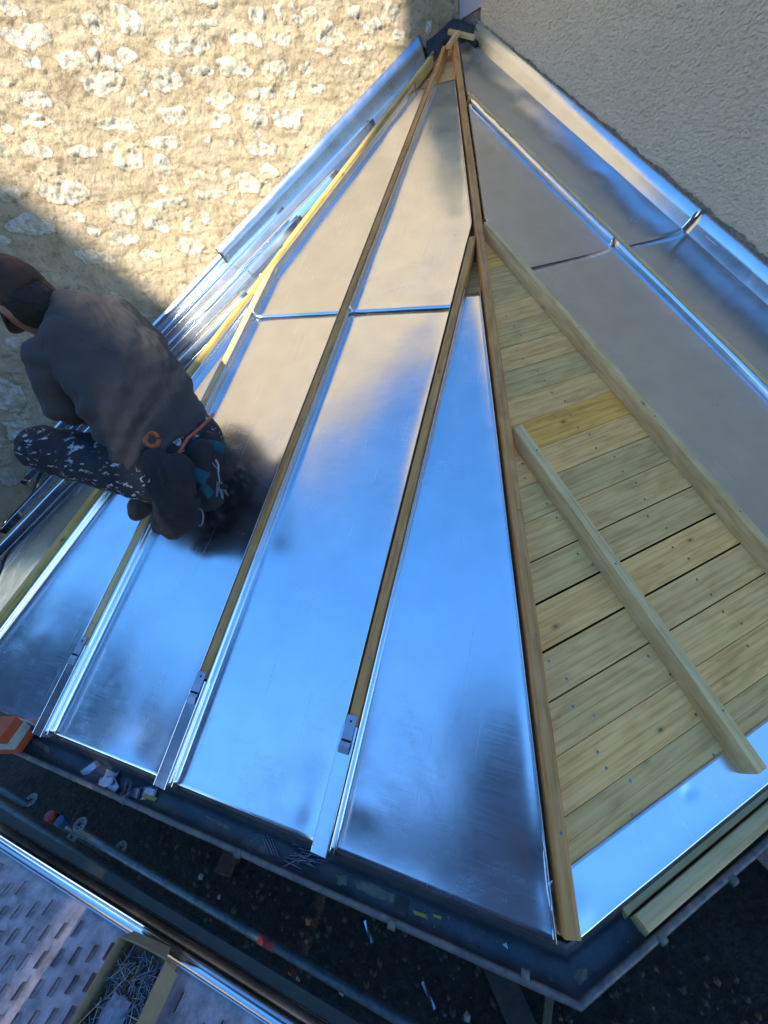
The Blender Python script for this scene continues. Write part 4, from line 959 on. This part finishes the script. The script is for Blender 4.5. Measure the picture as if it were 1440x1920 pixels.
b = MB(); lc = at(374, 970, 1.355); b.tube([lc+(AX[0]*math.cos(q)*.012+AX[1]*math.sin(q)*.028) for q in [math.pi*(-.6+1.2*k/12) for k in range(13)]], .0022, 8); b.build('metal_ring', NAIL, pouch, smooth=True)
b = MB(); b.tube([at(x,y,1.36) for x, y in ((398,868),(408,880),(412,905))], .0016, 6); b.tube([at(x,y,1.355) for x, y in ((404,862),(409,872),(409,884))], .0035, 8)
for (x0_, y0_, x1_, y1_, mt) in ((411,905,418,935,0),(413,905,428,930,1),(410,903,406,932,0)):
    p0, p1 = at(x0_,y0_,1.36), at(x1_,y1_,1.365); d = (p1-p0); x_ = d.cross(AX[2]).normalized()*.0035
    b.hexa([p0-x_*1.8, p0+x_*1.8, p1+x_*.6, p1-x_*.6], [p0-x_*1.8-AX[2]*.0015, p0+x_*1.8-AX[2]*.0015, p1+x_*.6-AX[2]*.0015, p1-x_*.6-AX[2]*.0015], mt)
b.build('keys', [CLIP, NAILB], pouch)
b = MB(); c_ = at(420, 912, 1.355); ellips(b, c_, (AX[0]*.014, AX[1]*.010, AX[2]*.005)); b.build('key_fob', BLACK, pouch, smooth=True)

# ------------------------------------------------------------------ unseen houses, placed and shaped to shade the roof and darken zinc reflections
def house(name, x0_, x1_, y0_, y1_, h_, label, win, rh, M=None, hip=True):  # unseen house with its parts, added for shade and dark reflections
    M = M or I4; hs_ = empty(name, M @ Vector(((x0_+x1_)/2, y1_, -2.9)), label, 'house')
    b = MB(); b.box(x0_, x1_, y0_, y1_, -2.9, h_); b.build('wall', MASON, hs_, M)
    b = MB(); yi = (y0_+y1_)/2; b.add([(x0_,y1_,h_),(x1_,y1_,h_),(x1_,y0_,h_),(x0_,y0_,h_),(x0_,yi,h_+rh),(x1_,yi,h_+rh)], [(0,1,5,4),(2,3,4,5),(0,4,3),(1,2,5)]); b.build('roof', SLATE, hs_, M)
    for (wx_, wz) in win:
        b = MB(); b.box(wx_-.5, wx_+.5, y1_+.002, y1_+.03, wz, wz+1.5); f_ = b.build('unseen_house_window', GLASS, hs_, M)
        for s in (-1, 1): b = MB(); b.box(wx_+s*.78-.25, wx_+s*.78+.25, y1_+.003, y1_+.05, wz-.05, wz+1.55); b.build('unseen_house_shutter', SHUTTER, f_, M)
YH = -9.0; ze = .79+(-.255-YH)*math.tan(se)/math.cos(math.radians(45))
house('house', 3.2, 7.18, YH-7, YH, ze, 'unseen house across the yard, shaped to shade the lower stone wall', [(5.4, z) for z in (.5, 3.5, 6.5, 9)], 3.0)
house('house', 0, 4.4, -9, 0, 10.8, 'unseen taller building, added to shade the right wall and middle slope', [(x, z) for x in (2.2,) for z in (1, 4.2, 7.4)], 2.5,
      Matrix.Translation((2.20, -4.0, 0)) @ Matrix.Rotation(math.radians(45), 4, 'Z'))
house('house', -5.6, -1.7, YH-8, YH-.02, 6.6, 'unseen low house with red shutters, added as a dark reflection in the zinc', [(x, z) for x in (-3.0,-4.9) for z in (-1.5, 1.8)], 2.6)
